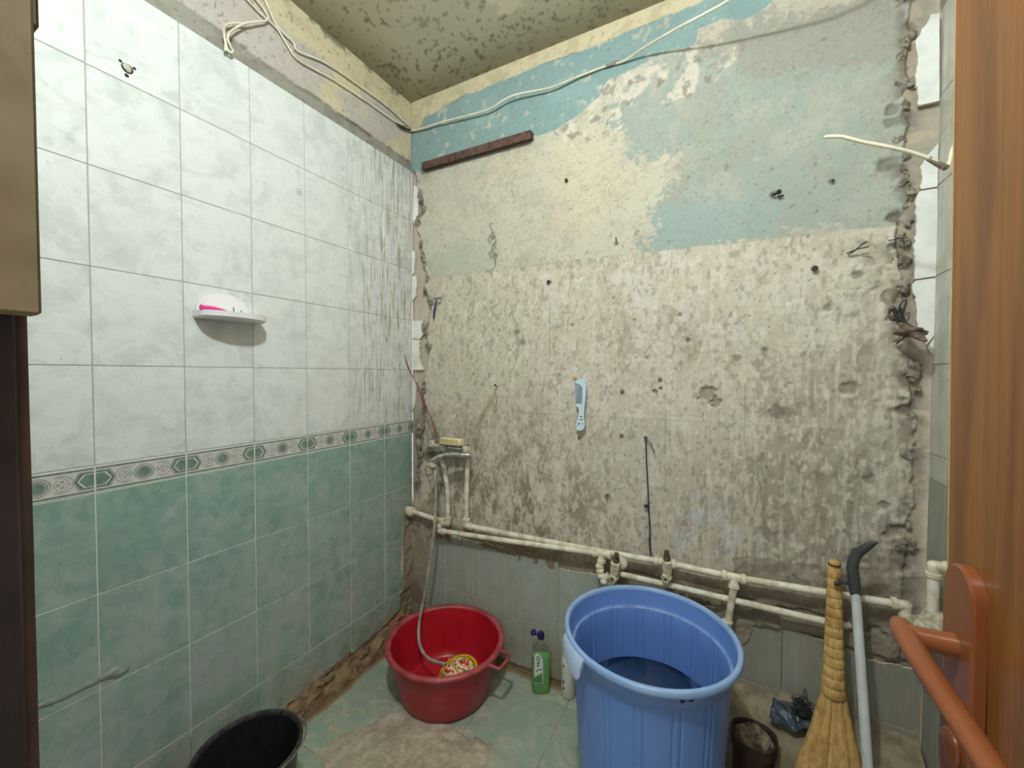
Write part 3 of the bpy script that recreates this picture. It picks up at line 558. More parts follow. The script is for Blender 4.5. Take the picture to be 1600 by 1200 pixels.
for k in range(16):
    y = rs.uniform(-.66, -.12); z = rs.uniform(.01, .09); me_obj('mortar_lump', *lump((.008, y, z), rs.uniform(.008, .018), 200+k, (.7, 1.5, .8), 12, .6, 2.2), M['brownmud'], wall_left)
#PART2
# ================================================================== the door leaf and its lever
def woodmat(name, c1, c2, c3, sc=1.):
    m = NT(name); f = m.noise(m.mp(m.pos, (60*sc, 60*sc, 2.2*sc)), 1, 6, .6, .6); f2 = m.noise(m.mp(m.pos, (240, 240, 9)), 1, 4, .6); f3 = m.noise(m.mp(m.pos, (14, 14, 1.0)), 1, 3, .5, 1.0)
    c = m.mix(m.ramp(f, .36, .64), L4(c1), L4(c2)); c = m.mix(m.ramp(f3, .52, .68, 0, .7), c, L4(c3)); c = m.mix(m.ramp(f2, .58, .70, 0, .45), c, L4(c3)); m.bump(f2, .08, .001); return m.out(c, .38)
M['wood'] = woodmat('brown_wood_laminate', (142, 90, 34), (124, 74, 26), (98, 56, 20))
M['edge'] = simple('pale_leaf_edge', (206, 176, 120), (180, 150, 100), .5)
M['orange'] = simple('orange_brown_enamel', (128, 72, 38), (120, 66, 34), .32, 8)
XD = 1.667
def shear(V):
    V = np.array(V, float); V[:, 0] += (1.32-V[:, 2])*.0124; return V
g = G(); V, Fc = box((XD+.02, -1.255, 1.03), (.04, .62, 2.02), .002); g.add(shear(V), Fc)
door = g.obj('door_1', M['wood'], None); tag(door, 'brown wood-grain door leaf standing open at the right edge', kind='structure')
V, Fc = box((XD+.0015, -.9445, 1.03), (.003, .0015, 2.0), 0); me_obj('edge_strip', shear(V), Fc, M['edge'], door)  # thin cream strip down the free edge of the leaf
g = G(); P = [(-1.0+.031*math.cos(t), 1.098+.031*math.sin(t)) for t in np.linspace(0, math.pi, 16)]+[(-1.0-.031*math.cos(t), .90-.031*math.sin(t)) for t in np.linspace(0, math.pi, 16)]
n = len(P); V = []
for k, (dx, s) in enumerate(((0, 1.), (.009, 1.), (.012, .93))): V += [(XD-dx+.003, -1.0+(p[0]+1.0)*s, .999+(p[1]-.999)*(1-(1-s)*.3)) for p in P]
Fc = [(k*n+i, (k+1)*n+i, (k+1)*n+(i+1) % n, k*n+(i+1) % n) for k in range(2) for i in range(n)]+[tuple(2*n+i for i in range(n))]
g.add(V, Fc); plate = g.obj('handle_plate', M['orange'], door, True, 35)
lv = G(); lv.add(*tube([(XD-.008, -1.0, 1.040), (XD-.030, -1.0, 1.040), (XD-.046, -1.0, 1.040)], [.0125, .0115, .0115], 18, 1.0, 4))
hp = [(XD-.048, -.982, 1.043), (XD-.051, -1.005, 1.043), (XD-.052, -1.05, 1.041), (XD-.050, -1.10, 1.037), (XD-.047, -1.15, 1.031), (XD-.045, -1.19, 1.026)]
lv.add(*tube(hp, [.0100, .0118, .0112, .0108, .0106, .0104], 16, .72, 6, True)); lever = lv.obj('lever_handle', M['orange'], door, True, 60)
V, Fc = lathe([(.019, 0), (.019, .003), (.0155, .007), (.008, .009), (.0001, .009)], 28, (XD-.008, -1.0, .928), axis=(-1, 0, 0)); me_obj('keyhole_rosette', V, Fc, M['orange'], door, True)
# ================================================================== plumbing
M['pipe'] = simple('cream_plastic_pipe', (232, 228, 212), (196, 186, 162), .45, 26, .15, 6); M['fit'] = simple('cream_plastic_fitting', (228, 222, 202), (200, 190, 164), .45, 40, .2, 6)
M['valve'] = simple('limescaled_valve', (226, 224, 196), (176, 168, 132), .6, 70, .5); M['stem'] = simple('corroded_brass_stem', (120, 112, 84), (74, 68, 52), .5, 120, .4, Metallic=.5)
M['chrome'] = simple('scaled_chrome', (200, 200, 196), (150, 148, 140), .22, 60, .15, Metallic=.85); M['scale'] = simple('limescale_crust', (196, 188, 166), (150, 142, 122), .8, 90, .6)
M['spring'] = simple('yellowed_foam', (234, 224, 184), (214, 200, 150), .8, 60, .5)
PY = -.042
def w3(px, py, y=PY): return at(px, py, y=y)
def coll(g, p, d, r=.0165, L=.028):      # socket collar of a fitting
    d = np.array(d, float); d /= np.linalg.norm(d); V, Fc = lathe([(r*.82, -L/2), (r, -L/2+.0015), (r, L/2-.0015), (r*.82, L/2)], 20, p, axis=d); g.add(V, Fc)
def fitting(name, parent, p, dirs, r=.0150, L=.034):
    g = G()
    for d in dirs:
        d = np.array(d, float); d /= np.linalg.norm(d); g.add(*tube([p, p+d*L*.5, p+d*L], [r*.95, r*.95, r*.95], 18, 1, 1)); coll(g, p+d*L*.8, d, r*1.16, L*.42)
    g.add(*lump(p, r*.98, 1, (1, 1, 1), 16, .02)); return g.obj(name, M['fit'], parent, True, 45)
RP = .0112
# upper line: mixer, down, along the wall to the far elbow
a0 = np.array([.375, PY, .985]); a1 = np.array([.366, PY, .622]); a2 = np.array([.90, PY, .630]); a3 = np.array([1.245, PY, .642]); a4 = np.array([1.466, PY, .640]); a5 = np.array([1.905, PY, .662]); a6 = np.array([1.905, PY-.004, .585])
up = thing('water_pipe', 'cream plastic pipe running from mixer along the back wall, upper of two', 'pipe', (.366, PY, .60), 'cream water pipes on the back wall')
for P in ([a0, a1], [a1, a2, a3], [a3, a4], [a4, a5], [a5, a6]):
    g = G(); g.add(*tube(P, RP, 18, 1, 6)); g.obj('pipe_run', M['pipe'], up)
fitting('elbow', up, a1, [(0, 0, 1), (1, 0, .01)]); fitting('elbow', up, a0, [(0, 0, -1), (0, -1, 0)]); fitting('tee', up, a3, [(-1, 0, 0), (1, 0, 0)], L=.038); fitting('tee', up, a4, [(-1, 0, 0), (1, 0, 0), (0, -.25, -1)], L=.036)
fitting('elbow', up, a5, [(-1, 0, 0), (0, 0, -1)]); fitting('elbow', up, a6, [(0, 0, 1), (0, 1, -.4)], L=.03)
b0 = a4+np.array([0, -.010, -.03]); b1 = np.array([1.448, -.058, .470]); g = G(); g.add(*tube([b0, b1], .0115, 18)); g.obj('drop_pipe', M['pipe'], up); fitting('coupling', up, b1, [(0, 0, 1), (0, 0, -1)], L=.024)
# lower line
lo = thing('water_pipe', 'cream plastic pipe from the left corner along the back wall, lower of two', 'pipe', (.03, PY, .55), 'cream water pipes on the back wall')
c0 = np.array([.030, -.040, .633]); c1 = np.array([.216, -.046, .620]); c2 = np.array([.216, -.050, .572]); c3 = np.array([.60, -.050, .597]); c4 = np.array([1.012, -.050, .628]); d0 = np.array([1.065, -.045, .562]); d1 = np.array([1.72, -.045, .562]); d2 = np.array([1.78, -.018, .553])
for P in ([c0, c1], [c1, c2], [c2, c3, c4], [d0, (d0+d1)/2, d1, d2]):
    g = G(); g.add(*tube(P, RP*(.95 if P[0] is d0 else 1), 18, 1, 6)); g.obj('pipe_run', M['pipe'], lo)
g = G(); coll(g, c0, (1, 0, 0), .021, .03); g.add(*lump(c0-np.array([.012, 0, 0]), .024, 4, (1, 1, 1), 16, .2)); g.obj('socket', M['fit'], lo, True, 60)
fitting('tee', lo, c1, [(-1, 0, 0), (1, 0, 0), (0, 0, -1)], L=.030); fitting('elbow', lo, c2, [(0, 0, 1), (1, 0, .05)], L=.03); fitting('tee', lo, c4, [(-1, 0, -.06), (1, 0, .05), (0, -.2, -1)], L=.036)
e0 = np.array([.268, -.052, .618]); e1 = np.array([.262, -.048, .78]); e2 = np.array([.222, -.045, .945])
fitting('elbow', lo, e0, [(-1, 0, 0), (-.06, 0, 1)], L=.03); g = G(); g.add(*tube([e0, e1, e2], RP, 18, 1, 6)); g.obj('riser_pipe', M['pipe'], lo)
f0 = c4+np.array([-.005, -.012, -.045]); g = G()
for k in range(4): g.add(*lump(f0+np.array([.004*k*k*.6, -.003*k, -.017*k]), .0165, k, (1, 1, .8), 16, .08))
g.add(*tube([f0+np.array([.016, -.01, -.05]), np.array([1.045, -.068, .560])], .012, 14)); g.obj('bent_connector', M['fit'], lo, True, 60)
# shut-off valves
def valve(p, label, tilt):
    v = thing('shutoff_valve', label, 'valve', p, 'limescaled stop valves above the blue bin'); p = np.array(p); d = np.array(tilt, float); d /= np.linalg.norm(d)
    g = G(); g.add(*tube([p-d*.042, p-d*.02, p, p+d*.016], [.015, .016, .0175, .0165], 18, 1, 3)); q = p-d*.036; fd = np.array([-.1, -1, -.15]); V, Fc = lathe([(.015, -.008), (.0175, -.006), (.0175, .016), (.014, .020), (.008, .020), (.008, .006), (.0001, .006)], 6, q, axis=fd); g.add(V, Fc)
    g.obj('body', M['valve'], v, True, 35); V, Fc = lathe([(.0175, 0), (.0195, .002), (.0195, .009), (.016, .012)], 6, p+d*.014, axis=d); me_obj('bonnet_nut', V, Fc, M['valve'], v)
    g = G(); g.add(*lathe([(.0125, 0), (.0125, .006), (.0105, .007), (.0125, .009), (.0105, .012), (.0115, .018), (.009, .026), (.0085, .036), (.0001, .037)], 18, p+d*.026, axis=d)); g.obj('stem', M['stem'], v)
    V, Fc = lathe([(.004, 0), (.0045, .001), (.0001, .0012)], 12, q+fd/np.linalg.norm(fd)*.0202, axis=fd); me_obj('screw', V, Fc, M['stem'], v); return v
v1 = valve(at(961, 888, y=-.078), 'left of two scaled stop valves, its body low under the tee', (.12, -.08, 1)); V, Fc = lathe([(.014, 0), (.024, .003), (.026, .014), (.018, .02)], 20, at(970, 878, y=-.040), axis=(.2, -1, .1)); me_obj('flange', V, Fc, M['fit'], v1, True)
valve(at(1042, 886, y=-.062), 'right of two scaled stop valves, sitting on the upper pipe', (0, -.08, 1))
# mixer tap
tp = thing('mixer_tap', 'scaled chrome wall mixer tap with swan spout in the left corner', 'tap', (.24, -.05, .97))
m0 = np.array([.370, -.070, .985]); m1 = np.array([.215, -.070, .985])
g = G(); g.add(*tube([m0+np.array([.004, 0, 0]), m0-np.array([.03, 0, 0]), m1], [.016, .018, .019], 22, 1, 4)); g.add(*tube([(.370, -.03, .985), (.370, -.075, .985)], [.017, .020], 20)); g.add(*tube([(.222, -.02, .965), (.222, -.075, .980)], [.016, .02], 20)); g.obj('body', M['chrome'], tp, True, 50)
g = G(); g.add(*tube([at(735, 712, y=-.085), at(718, 712, y=-.105), at(702, 712, y=-.120), at(688, 715, y=-.135), at(677, 721, y=-.148), at(671, 731, y=-.154)], [.0170, .0185, .0175, .0165, .0165, .0160], 22, 1, 6)); g.obj('spout', M['chrome'], tp)
sp_ = at(671, 731, y=-.154); g = G(); g.add(*tube([sp_+np.array([0, 0, .006]), sp_-np.array([0, 0, .024])], [.0185, .0165], 16)); g.add(*lump(sp_+np.array([.014, 0, .012]), .019, 3, (1.3, 1, .8), 16, .25)); g.obj('aerator', M['scale'], tp, True, 60)
kn_ = at(692, 703, y=-.095); g = G(); g.add(*lathe([(.020, -.012), (.024, -.006), (.024, .012), (.020, .020), (.016, .022), (.0001, .024)], 12, kn_, axis=(.05, -.5, 1))); g.add(*lathe([(.013, 0), (.014, .012), (.009, .018), (.0001, .018)], 20, kn_+np.array([0, -.018, .004]), axis=(0, -1, .2))); g.obj('knob', M['chrome'], tp, True, 35)
g = G(); g.add(*lump((.172, -.05, .985), .022, 6, (1.1, .8, .9), 18, .3)); g.add(*lump((.15, -.03, .965), .018, 8, (1, .7, 1), 16, .4)); g.obj('crusted_escutcheon', M['scale'], tp, True, 60)
bx = G(); bx.add(*box((.312, -.080, 1.016), (.118, .044, .030), .006)); o = bx.obj('foam_block', M['spring'], None, True, 40); tag(o, 'yellowed foam bar lying on top of the mixer tap', 'foam')
g = G()
for k in range(4): g.add(*box((.312, -.1022, 1.006+.007*k), (.104, .0012, .0022), 0))
g.obj('groove_print', simple('foam_slot', (170, 150, 96), None, .8), o, False)
M['hose'] = simple('grey_pvc_hose', (176, 174, 164), (146, 142, 132), .4, 30, .05)
hq = [tuple(at(*q[:2], y=q[2])) for q in ((680, 734, -.155), (681, 780, -.157), (678, 832, -.160), (671, 880, -.165), (663, 930, -.178), (657, 960, -.195), (654, 985, -.215), (656, 1008, -.245), (666, 1026, -.270), (680, 1034, -.290), (696, 1038, -.300))]
o = me_obj('hose', *tube(hq, .0068, 14, 1, 6), M['hose'], None, True); tag(o, 'thin grey hose hanging from the tap spout into the red basin', 'hose')
# stub with a mortared foot on the right wall
st = thing('pipe_stub', 'cream pipe stub with mortared foot beside the door handle', 'pipe', (1.915, -.10, .6))
g = G(); s0 = at(1459, 884, x=1.915); s1 = at(1456, 962, x=1.915); g.add(*tube([s0, s1], .0125, 18)); g.obj('pipe_run', M['pipe'], st); fitting('elbow', st, s0, [(0, 0, -1), (1, 0, 0)], r=.014, L=.03)
g = G(); g.add(*lathe([(.060, 0), (.052, .012), (.034, .03), (.020, .055), (.0145, .06)], 22, s1-np.array([-.004, 0, .045]), lambda t, k, z: .006*np.sin(3*t+1+k)*(k < 3))); g.obj('mortar_collar', M['scale'], st, True, 60)
# ================================================================== red basin, what is in it
def rubbery(name, c1, c2, rough=.35, **k): return simple(name, c1, c2, rough, 14, .05, 5, **k)
m = NT('red_basin_plastic'); f = m.noise(m.pos, 9, 6, .65); sx, sy, sz = m.sep(m.pos); m.put(m.b.inputs['Base Color'], m.mix(m.ramp(f, .46, .68, 0, .55), L4((164, 34, 50)), L4((150, 88, 88)))); m.put(m.b.inputs['Roughness'], .38); M['red'] = m.m
M['redin'] = rubbery('red_basin_inside', (186, 28, 46), (170, 24, 40), .3); M['redrim'] = rubbery('scuffed_red_rim', (184, 84, 90), (150, 52, 62), .45)
bc = np.array([.403, -.247, 0.]); bs = thing('basin', 'round dark red plastic basin with two handles under the tap', 'basin', bc)
outer = [(.0001, .006), (.16, .006), (.176, .004), (.185, .012), (.194, .05), (.208, .11), (.219, .17), (.227, .212)]; g = G()
g.add(*lathe(outer+[(.2265, .216)], 96, bc, cap=False)); g.obj('body', M['red'], bs, True, 60)
g = G(); V, Fc = lathe([(.0001, .011), (.165, .011), (.178, .018), (.189, .05), (.203, .11), (.214, .17), (.223, .214)], 96, bc, cap=False); g.add(V, [f[::-1] for f in Fc]); g.obj('inner_wall', M['redin'], bs, True, 60)
g = G(); g.add(*lathe([(.2225, .214), (.2245, .221), (.234, .2245), (.243, .222), (.246, .216), (.244, .209), (.239, .2075), (.238, .2115), (.229, .214)], 96, bc, cap=False)); g.obj('rim', M['redrim'], bs, True, 60)
def tubhandle(px, py):
    q = at(px, py, z=.215)-bc; a = math.atan2(q[1], q[0]); R0 = np.array([math.cos(a), math.sin(a), 0]); T = np.array([-R0[1], R0[0], 0]); z = np.array([0, 0, .214])
    P = [bc+z+R0*.236+T*.047, bc+z+R0*.262+T*.045, bc+z+R0*.282+T*.040-np.array([0, 0, .004]), bc+z+R0*.286-np.array([0, 0, .005]), bc+z+R0*.282-T*.040-np.array([0, 0, .004]), bc+z+R0*.262-T*.045, bc+z+R0*.236-T*.047]
    g = G(); g.add(*tube(P, .0062, 12, .8, 5)); g.obj('handle', M['redrim'], bs, True, 60)
tubhandle(792, 1034); tubhandle(606, 962)
M['yellow'] = simple('yellow_pail_plastic', (232, 196, 40), (220, 178, 36), .3, 12); M['yprint'] = NT('printed_lid')
m = M['yprint']; f = m.noise(m.mp(m.pos, (1, 1, 1)), 30, 2, .4, 1.5); f2 = m.noise(m.mp(m.pos, (1, 1, 1), loc=(4, 2, 1)), 26, 2, .4, 1.2); c = m.mix(m.ramp(f, .50, .53), L4((238, 226, 200)), L4((206, 52, 40))); c = m.mix(m.ramp(f2, .56, .60), c, L4((96, 132, 60))); c = m.mix(m.ramp(m.noise(m.pos, 70, 2), .62, .66), c, L4((236, 170, 60))); M['yprint'] = m.out(c, .35)
lc = at(716, 1052, z=.075)+np.array([.0, .0, .0]); ya = np.array([-.10, -.30, .95]); PS = 1.14; pl = thing('pail', 'small yellow pail with red printed lid and bail lying in the red basin', 'pail', (lc[0], lc[1], .012))
g = G(); g.add(*lathe([(a_*PS, b_) for a_, b_ in [(.052, -.062), (.056, -.058), (.068, -.006), (.070, 0)]], 48, lc, axis=ya)); g.obj('body', M['yellow'], pl, True, 50)
g = G(); g.add(*lathe([(a_*PS, b_) for a_, b_ in [(.070, -.004), (.074, -.003), (.075, .003), (.073, .006), (.066, .008), (.064, .0055)]], 56, lc, axis=ya)); g.obj('rim', M['yellow'], pl, True, 50)
g = G(); g.add(*lathe([(a_*PS, b_) for a_, b_ in [(.0645, .002), (.063, .0045), (.04, .009), (.02, .011), (.0001, .0115)]], 48, lc, axis=ya)); g.obj('lid', M['yprint'], pl, True, 60)
me_obj('rim_line', *lathe([(.0735, .0066), (.0715, .0078), (.0705, .0070)], 48, lc, axis=ya, cap=False), simple('dark_rim_line', (70, 56, 24), None, .5), pl, True); Fm = frame(ya); ha = math.radians(62); g = G(); g.add(*tube([lc+Fm@np.array([u*.086*math.cos(ha), u*.086*math.sin(ha), .010+.008*(1-u*u)]) for u in (-1, -.6, -.2, .2, .6, 1)], .0032, 10, .7, 5)); g.obj('bail_handle', M['yellow'], pl)  # rim line: thin dark ring between the yellow rim and the lid
# ================================================================== bottles
M['clear'] = NT('clear_bottle').out((.90, .97, .92, 1), .08, Transmission_Weight=.9, IOR=1.2, Alpha=.55); M['greenliq'] = NT('green_soap').out(tuple(lin((134, 206, 112)))+(1,), .15, Transmission_Weight=.35, IOR=1.3)
M['navy'] = simple('dark_blue_cap', (40, 30, 96), (30, 22, 76), .35); M['label'] = simple('white_label', (226, 230, 226), (214, 218, 212), .4, 20); M['ltext'] = simple('label_print', (52, 74, 72), (40, 60, 60), .4); M['lgreen'] = simple('label_green', (70, 128, 76), (90, 150, 90), .4)
def sect(prof, n, c, rz=0):       # (rx, ry, z) profile with rounded-rectangle sections
    V = []; t = np.arange(n)/n*2*math.pi; cs, sn = math.cos(rz), math.sin(rz)
    for rx, ry, z in prof:
        x = rx*np.sign(np.cos(t))*np.abs(np.cos(t))**.7; y = ry*np.sign(np.sin(t))*np.abs(np.sin(t))**.7; V.append(np.stack([x*cs-y*sn, x*sn+y*cs, np.full(n, z)], 1))
    V = np.concatenate(V); Fc = [(k*n+i, k*n+(i+1) % n, (k+1)*n+(i+1) % n, (k+1)*n+i) for k in range(len(prof)-1) for i in range(n)]+[tuple(range(n-1, -1, -1)), tuple((len(prof)-1)*n+i for i in range(n))]
    return V+np.array(c), Fc
sb = at(843, 1082, z=0)+np.array([0, .012, 0]); sb[2] = .001; bt = thing('soap_bottle', 'clear squeeze bottle of green dish soap with dark blue cap', 'bottle', sb); rz = R(32)
g = G(); g.add(*sect([(.034, .022, 0), (.038, .025, .006), (.0385, .0255, .06), (.0375, .025, .14), (.034, .023, .165), (.024, .018, .188), (.013, .013, .204), (.012, .012, .222)], 40, sb, rz)); g.obj('bottle', M['clear'], bt, True, 60)
g = G(); g.add(*sect([(.033, .021, .002), (.0365, .0237, .007), (.037, .0243, .06), (.0362, .0238, .135), (.0345, .0228, .150)], 40, sb, rz)); g.obj('liquid', M['greenliq'], bt, True, 40)
fx = np.array([math.cos(rz), math.sin(rz), 0]); fy = np.array([math.sin(rz), -math.cos(rz), 0])
def decal(name, parent, P, off, mat):      # flat print laid on the front of the bottle
    V = [sb+fx*u+fy*(off-abs(u)*.12)+np.array([0, 0, v]) for u, v in P]; return me_obj(name, V, [tuple(range(len(P)))], mat, parent)
lb = decal('label', bt, [(-.030, .050), (.006, .050), (.004, .150), (-.004, .168), (-.018, .178), (-.030, .170)][::1], .0275, M['label'])
decal('label_print', lb, [(-.030, .052), (.004, .052), (.002, .095), (-.03, .075)], .0280, M['lgreen'])
g = G(); V, Fc = lathe([(.006, 0), (.0085, 0)], 20, (0, 0, 0)); c_ = [(-.016+.0075*math.cos(t), .155+.0105*math.sin(t)) for t in np.linspace(0, 6.28, 18)[:-1]]; decal('round_mark', lb, c_, .0282, M['ltext'])
decal('round_mark', lb, [(-.016+.0045*math.cos(t), .155+.007*math.sin(t)) for t in np.linspace(0, 6.28, 16)[:-1]], .0285, M['label'])
for k, (u, v, w_, h_) in enumerate(((-.020, .132, .010, .005), (-.018, .120, .006, .008), (-.012, .106, .012, .004), (-.022, .100, .006, .006))): decal('print_stroke', lb, [(u, v), (u+w_, v+.003), (u+w_, v+.003+h_), (u, v+h_)], .0286, M['ltext'])
g = G(); cp = sb+np.array([0, 0, .222]); g.add(*lathe([(.0135, 0), (.0145, .002), (.0145, .020), (.012, .026), (.0001, .028)], 28, cp)); g.obj('cap', M['navy'], bt, True, 50); fl = cp+np.array([-.030, -.004, .014]); g = G(); g.add(*lathe([(.012, 0), (.0135, .002), (.0135, .009), (.011, .012), (.0001, .0125)], 26, fl, axis=(-.35, -.3, 1))); g.add(*box(cp+np.array([-.015, -.002, .012]), (.014, .010, .003), .0008)); g.obj('flip_lid', M['navy'], bt, True, 50)
M['whitepl'] = simple('white_bottle_plastic', (226, 226, 216), (212, 212, 202), .4, 12)
wb = at(888, 1086, z=0); wb[2] = .001; wt = thing('lotion_bottle', 'white plastic bottle standing behind the left of the blue bin', 'bottle', wb)
g = G(); g.add(*lathe([(.026, 0), (.029, .004), (.0292, .13), (.0285, .152), (.022, .166), (.0001, .17)], 36, wb)); g.obj('body', M['whitepl'], wt, True, 50)
g = G(); g.add(*lathe([(.0235, .158), (.0240, .162), (.0240, .195), (.021, .200), (.0001, .201)], 30, wb)); g.obj('cap', M['whitepl'], wt, True, 40)
def wrap(P, r, parent, mat, name, az):
    V = [wb+np.array([r*math.cos(az+u/r), r*math.sin(az+u/r), v]) for u, v in P]; me_obj(name, V, [tuple(range(len(P)))], mat, parent)
az0 = math.atan2(CAM[1]-wb[1], CAM[0]-wb[0])-.75
for z0, hh in ((.128, .010), (.060, .014), (.035, .010)): wrap([(-.004, z0), (.003, z0+.002), (.004, z0+hh), (-.003, z0+hh+.004)], .0296, wt, M['ltext'], 'print_mark', az0)
# ================================================================== the blue bin
m = NT('blue_bin_plastic'); f = m.noise(m.pos, 8, 4); m.put(m.b.inputs['Base Color'], m.mix(f, L4((98, 136, 208)), L4((108, 146, 216)))); m.put(m.b.inputs['Roughness'], .32); m.b.inputs['Subsurface Weight'].default_value = 0; M['blue'] = m.m
M['bluerim'] = simple('pale_blue_rim', (146, 178, 222), (134, 168, 216), .32, 10); M['ridge'] = simple('pale_blue_ridge', (128, 160, 214), None, .35)
bb = np.array([1.2456, -.4028, 0.]); bn = thing('bin', 'tall ribbed blue plastic bin half filled with water', 'bin', bb); H = .60
NB = 480
def groove(t, k, z):
    ph = (t/(2*math.pi)*15) % 1.; d = np.zeros_like(t)
    for c_ in (.30, .52): d = np.maximum(d, np.exp(-((ph-c_)/.032)**2))
    return d
def rm(sgn):
    return lambda t, k, z: -sgn*.0032*groove(t, k, z)*float(.03 < z < .535)
po = [(.0001, .004), (.165, .004), (.176, .002), (.182, .010)]+[(.184+(.213-.184)*(z/.53), z) for z in np.linspace(.03, .53, 12)]+[(.2145, .538), (.2190, .542), (.2275, .590)]
g = G(); g.add(*lathe(po, NB, bb, rm(1), cap=False)); g.obj('body', M['blue'], bn, True, 50)
pi = [(.0001, .012), (.168, .012), (.176, .020)]+[(.1765+(.2060-.1765)*(z/.53), z) for z in np.linspace(.032, .532, 12)]+[(.2085, .538)]
g = G(); V, Fc = lathe(pi, NB, bb, lambda t, k, z: .0034*groove(t, k, z)*float(.03 < z < .535), cap=False); g.add(V, [f_[::-1] for f_ in Fc]); V, Fc = lathe([(.2095, .538), (.2160, .5415), (.2180, .547), (.2250, .592)], 96, bb, cap=False); g.add(V, [f_[::-1] for f_ in Fc]); g.obj('inner_wall', M['blue'], bn, True, 50)
g = G(); g.add(*lathe([(.2085, .536), (.2090, .5395), (.2130, .5425), (.2165, .5425)], 96, bb, cap=False)); g.obj('inner_ledge', M['ridge'], bn, True, 60)
g = G(); g.add(*lathe([(.2245, .588), (.2262, .599), (.2290, .602), (.2365, .602), (.2395, .599), (.2400, .588), (.2385, .585), (.2370, .588), (.2285, .592)], 120, bb, cap=False)); g.obj('rim', M['bluerim'], bn, True, 60)
qa = at(896, 1022, z=.57)-bb; aa = math.atan2(qa[1], qa[0]); g = G(); V = []; nn = 16
for i in range(nn+1):
    u = i/nn; a = aa-.24+.48*u; e = u**.8*(1 if u < .97 else .5)
    for r_, z_ in ((.2390, .594), (.2440, .590), (.2490+.008*e, .577-.010*e), (.2490+.010*e, .562-.022*e), (.2465+.010*e, .562-.022*e), (.2400, .578)): V.append(bb+np.array([r_*math.cos(a), r_*math.sin(a), z_]))
Fc = [(i*6+j, i*6+(j+1) % 6, (i+1)*6+(j+1) % 6, (i+1)*6+j) for i in range(nn) for j in range(6)]+[tuple(range(5, -1, -1)), tuple(nn*6+j for j in range(6))]; g.add(V, Fc); g.obj('grip', simple('milky_blue_grip', (184, 202, 228), (168, 190, 222), .35, 10), bn, True, 50)
# small dark mould mark on the side
M['ink'] = simple('dark_mark', (24, 34, 60), None, .5)
def onbin(px, py, r=.2200):
    d = ray(px, py); o = CAM-bb; A = d[0]**2+d[1]**2; B = 2*(o[0]*d[0]+o[1]*d[1]); C = o[0]**2+o[1]**2-r*r; t = (-B-math.sqrt(B*B-4*A*C))/2/A; return CAM+d*t
for P in ([(1063, 1093), (1073, 1096), (1064, 1100)], [(1076, 1095), (1084, 1093), (1084, 1096), (1076, 1097)]): me_obj('mould_mark', [onbin(*q, r=.2262) for q in P], [tuple(range(len(P)))], M['ink'], bn)
M['water'] = NT('water').out((.55, .66, .72, 1), .03, Transmission_Weight=1., IOR=1.33)
g = G(); g.add(*lathe([(.0001, .016), (.172, .020), (.1962, .378), (.0001, .378)], 96, bb)); o = g.obj('water', M['water'], None, True, 30); tag(o, 'still water standing in the blue bin', 'water')
# ================================================================== black bucket
M['black'] = simple('black_bucket_plastic', (26, 26, 30), (36, 36, 38), .45, 20, .1); M['blackrim'] = simple('dusty_black_rim', (70, 68, 68), (38, 37, 38), .5, 70, .3)
kc = np.array([.262, -.968, 0.]); kb = thing('bucket', 'black builders bucket standing against the left wall', 'bucket', kc)
g = G(); g.add(*lathe([(.0001, .004), (.09, .004), (.096, .001), (.100, .01), (.128, .262), (.133, .268)], 72, kc, cap=False)); g.obj('body', M['black'], kb, True, 50)
g = G(); V, Fc = lathe([(.0001, .010), (.095, .010), (.099, .018), (.127, .270)], 72, kc, cap=False); g.add(V, [f_[::-1] for f_ in Fc]); g.obj('inner_wall', M['black'], kb, True, 50)
g = G(); g.add(*lathe([(.1265, .266), (.1275, .276), (.131, .280), (.1365, .278), (.138, .272), (.1365, .262), (.134, .262), (.130, .268)], 72, kc, cap=False)); g.obj('rim', M['blackrim'], kb, True, 60)
ea = at(455, 1112, z=.262)-kc; ang = math.atan2(ea[1], ea[0])
for a in (ang, ang+math.pi):
    d = np.array([math.cos(a), math.sin(a), 0]); V, Fc = lathe([(.011, -.004), (.011, .006), (.004, .006)], 16, kc+d*.137+np.array([0, 0, .258]), axis=d); me_obj('ear', V, Fc, M['blackrim'], kb)
d = np.array([math.cos(ang), math.sin(ang), 0]); T = np.array([d[1], -d[0], 0]); T = T if T@(CAM-kc) > 0 else -T; P = [kc+d*.143*math.cos(t)+T*.148*math.sin(t)+np.array([0, 0, .258+.028*math.sin(t)]) for t in np.linspace(0, math.pi, 15)]
g = G(); g.add(*tube(P, .0024, 8, 1, 3)); g.obj('bail_handle', M['chrome'], kb)
# ================================================================== broom, dustpan pole
m = NT('dry_palm_fibre'); f = m.noise(m.mp(m.pos, (160, 160, 10)), 1, 5, .6, .4); f2 = m.noise(m.pos, 22, 4); c = m.mix(m.ramp(f, .35, .65), L4((204, 170, 106)), L4((176, 140, 82))); c = m.mix(m.ramp(f2, .50, .68, 0, .7), c, L4((150, 112, 62))); m.bump(f, .2, .002); M['fibre'] = m.out(c, .75)
M['binding'] = simple('binding_twine', (150, 116, 66), (112, 82, 44), .8, 90, .3)
q0 = at(1304, 886, y=-.075); q1 = at(1303, 985, y=-.10); q2 = at(1302, 1085, y=-.135); q3 = at(1300, 1150, y=-.16); q4 = at(1296, 1230, y=-.195); q5 = at(1292, 1330, y=-.235)
bz = max(.004, q5[2]); br = thing('broom', 'straw hand broom with bound tapering handle leaning on the back wall', 'broom', (q5[0], q5[1], 0))
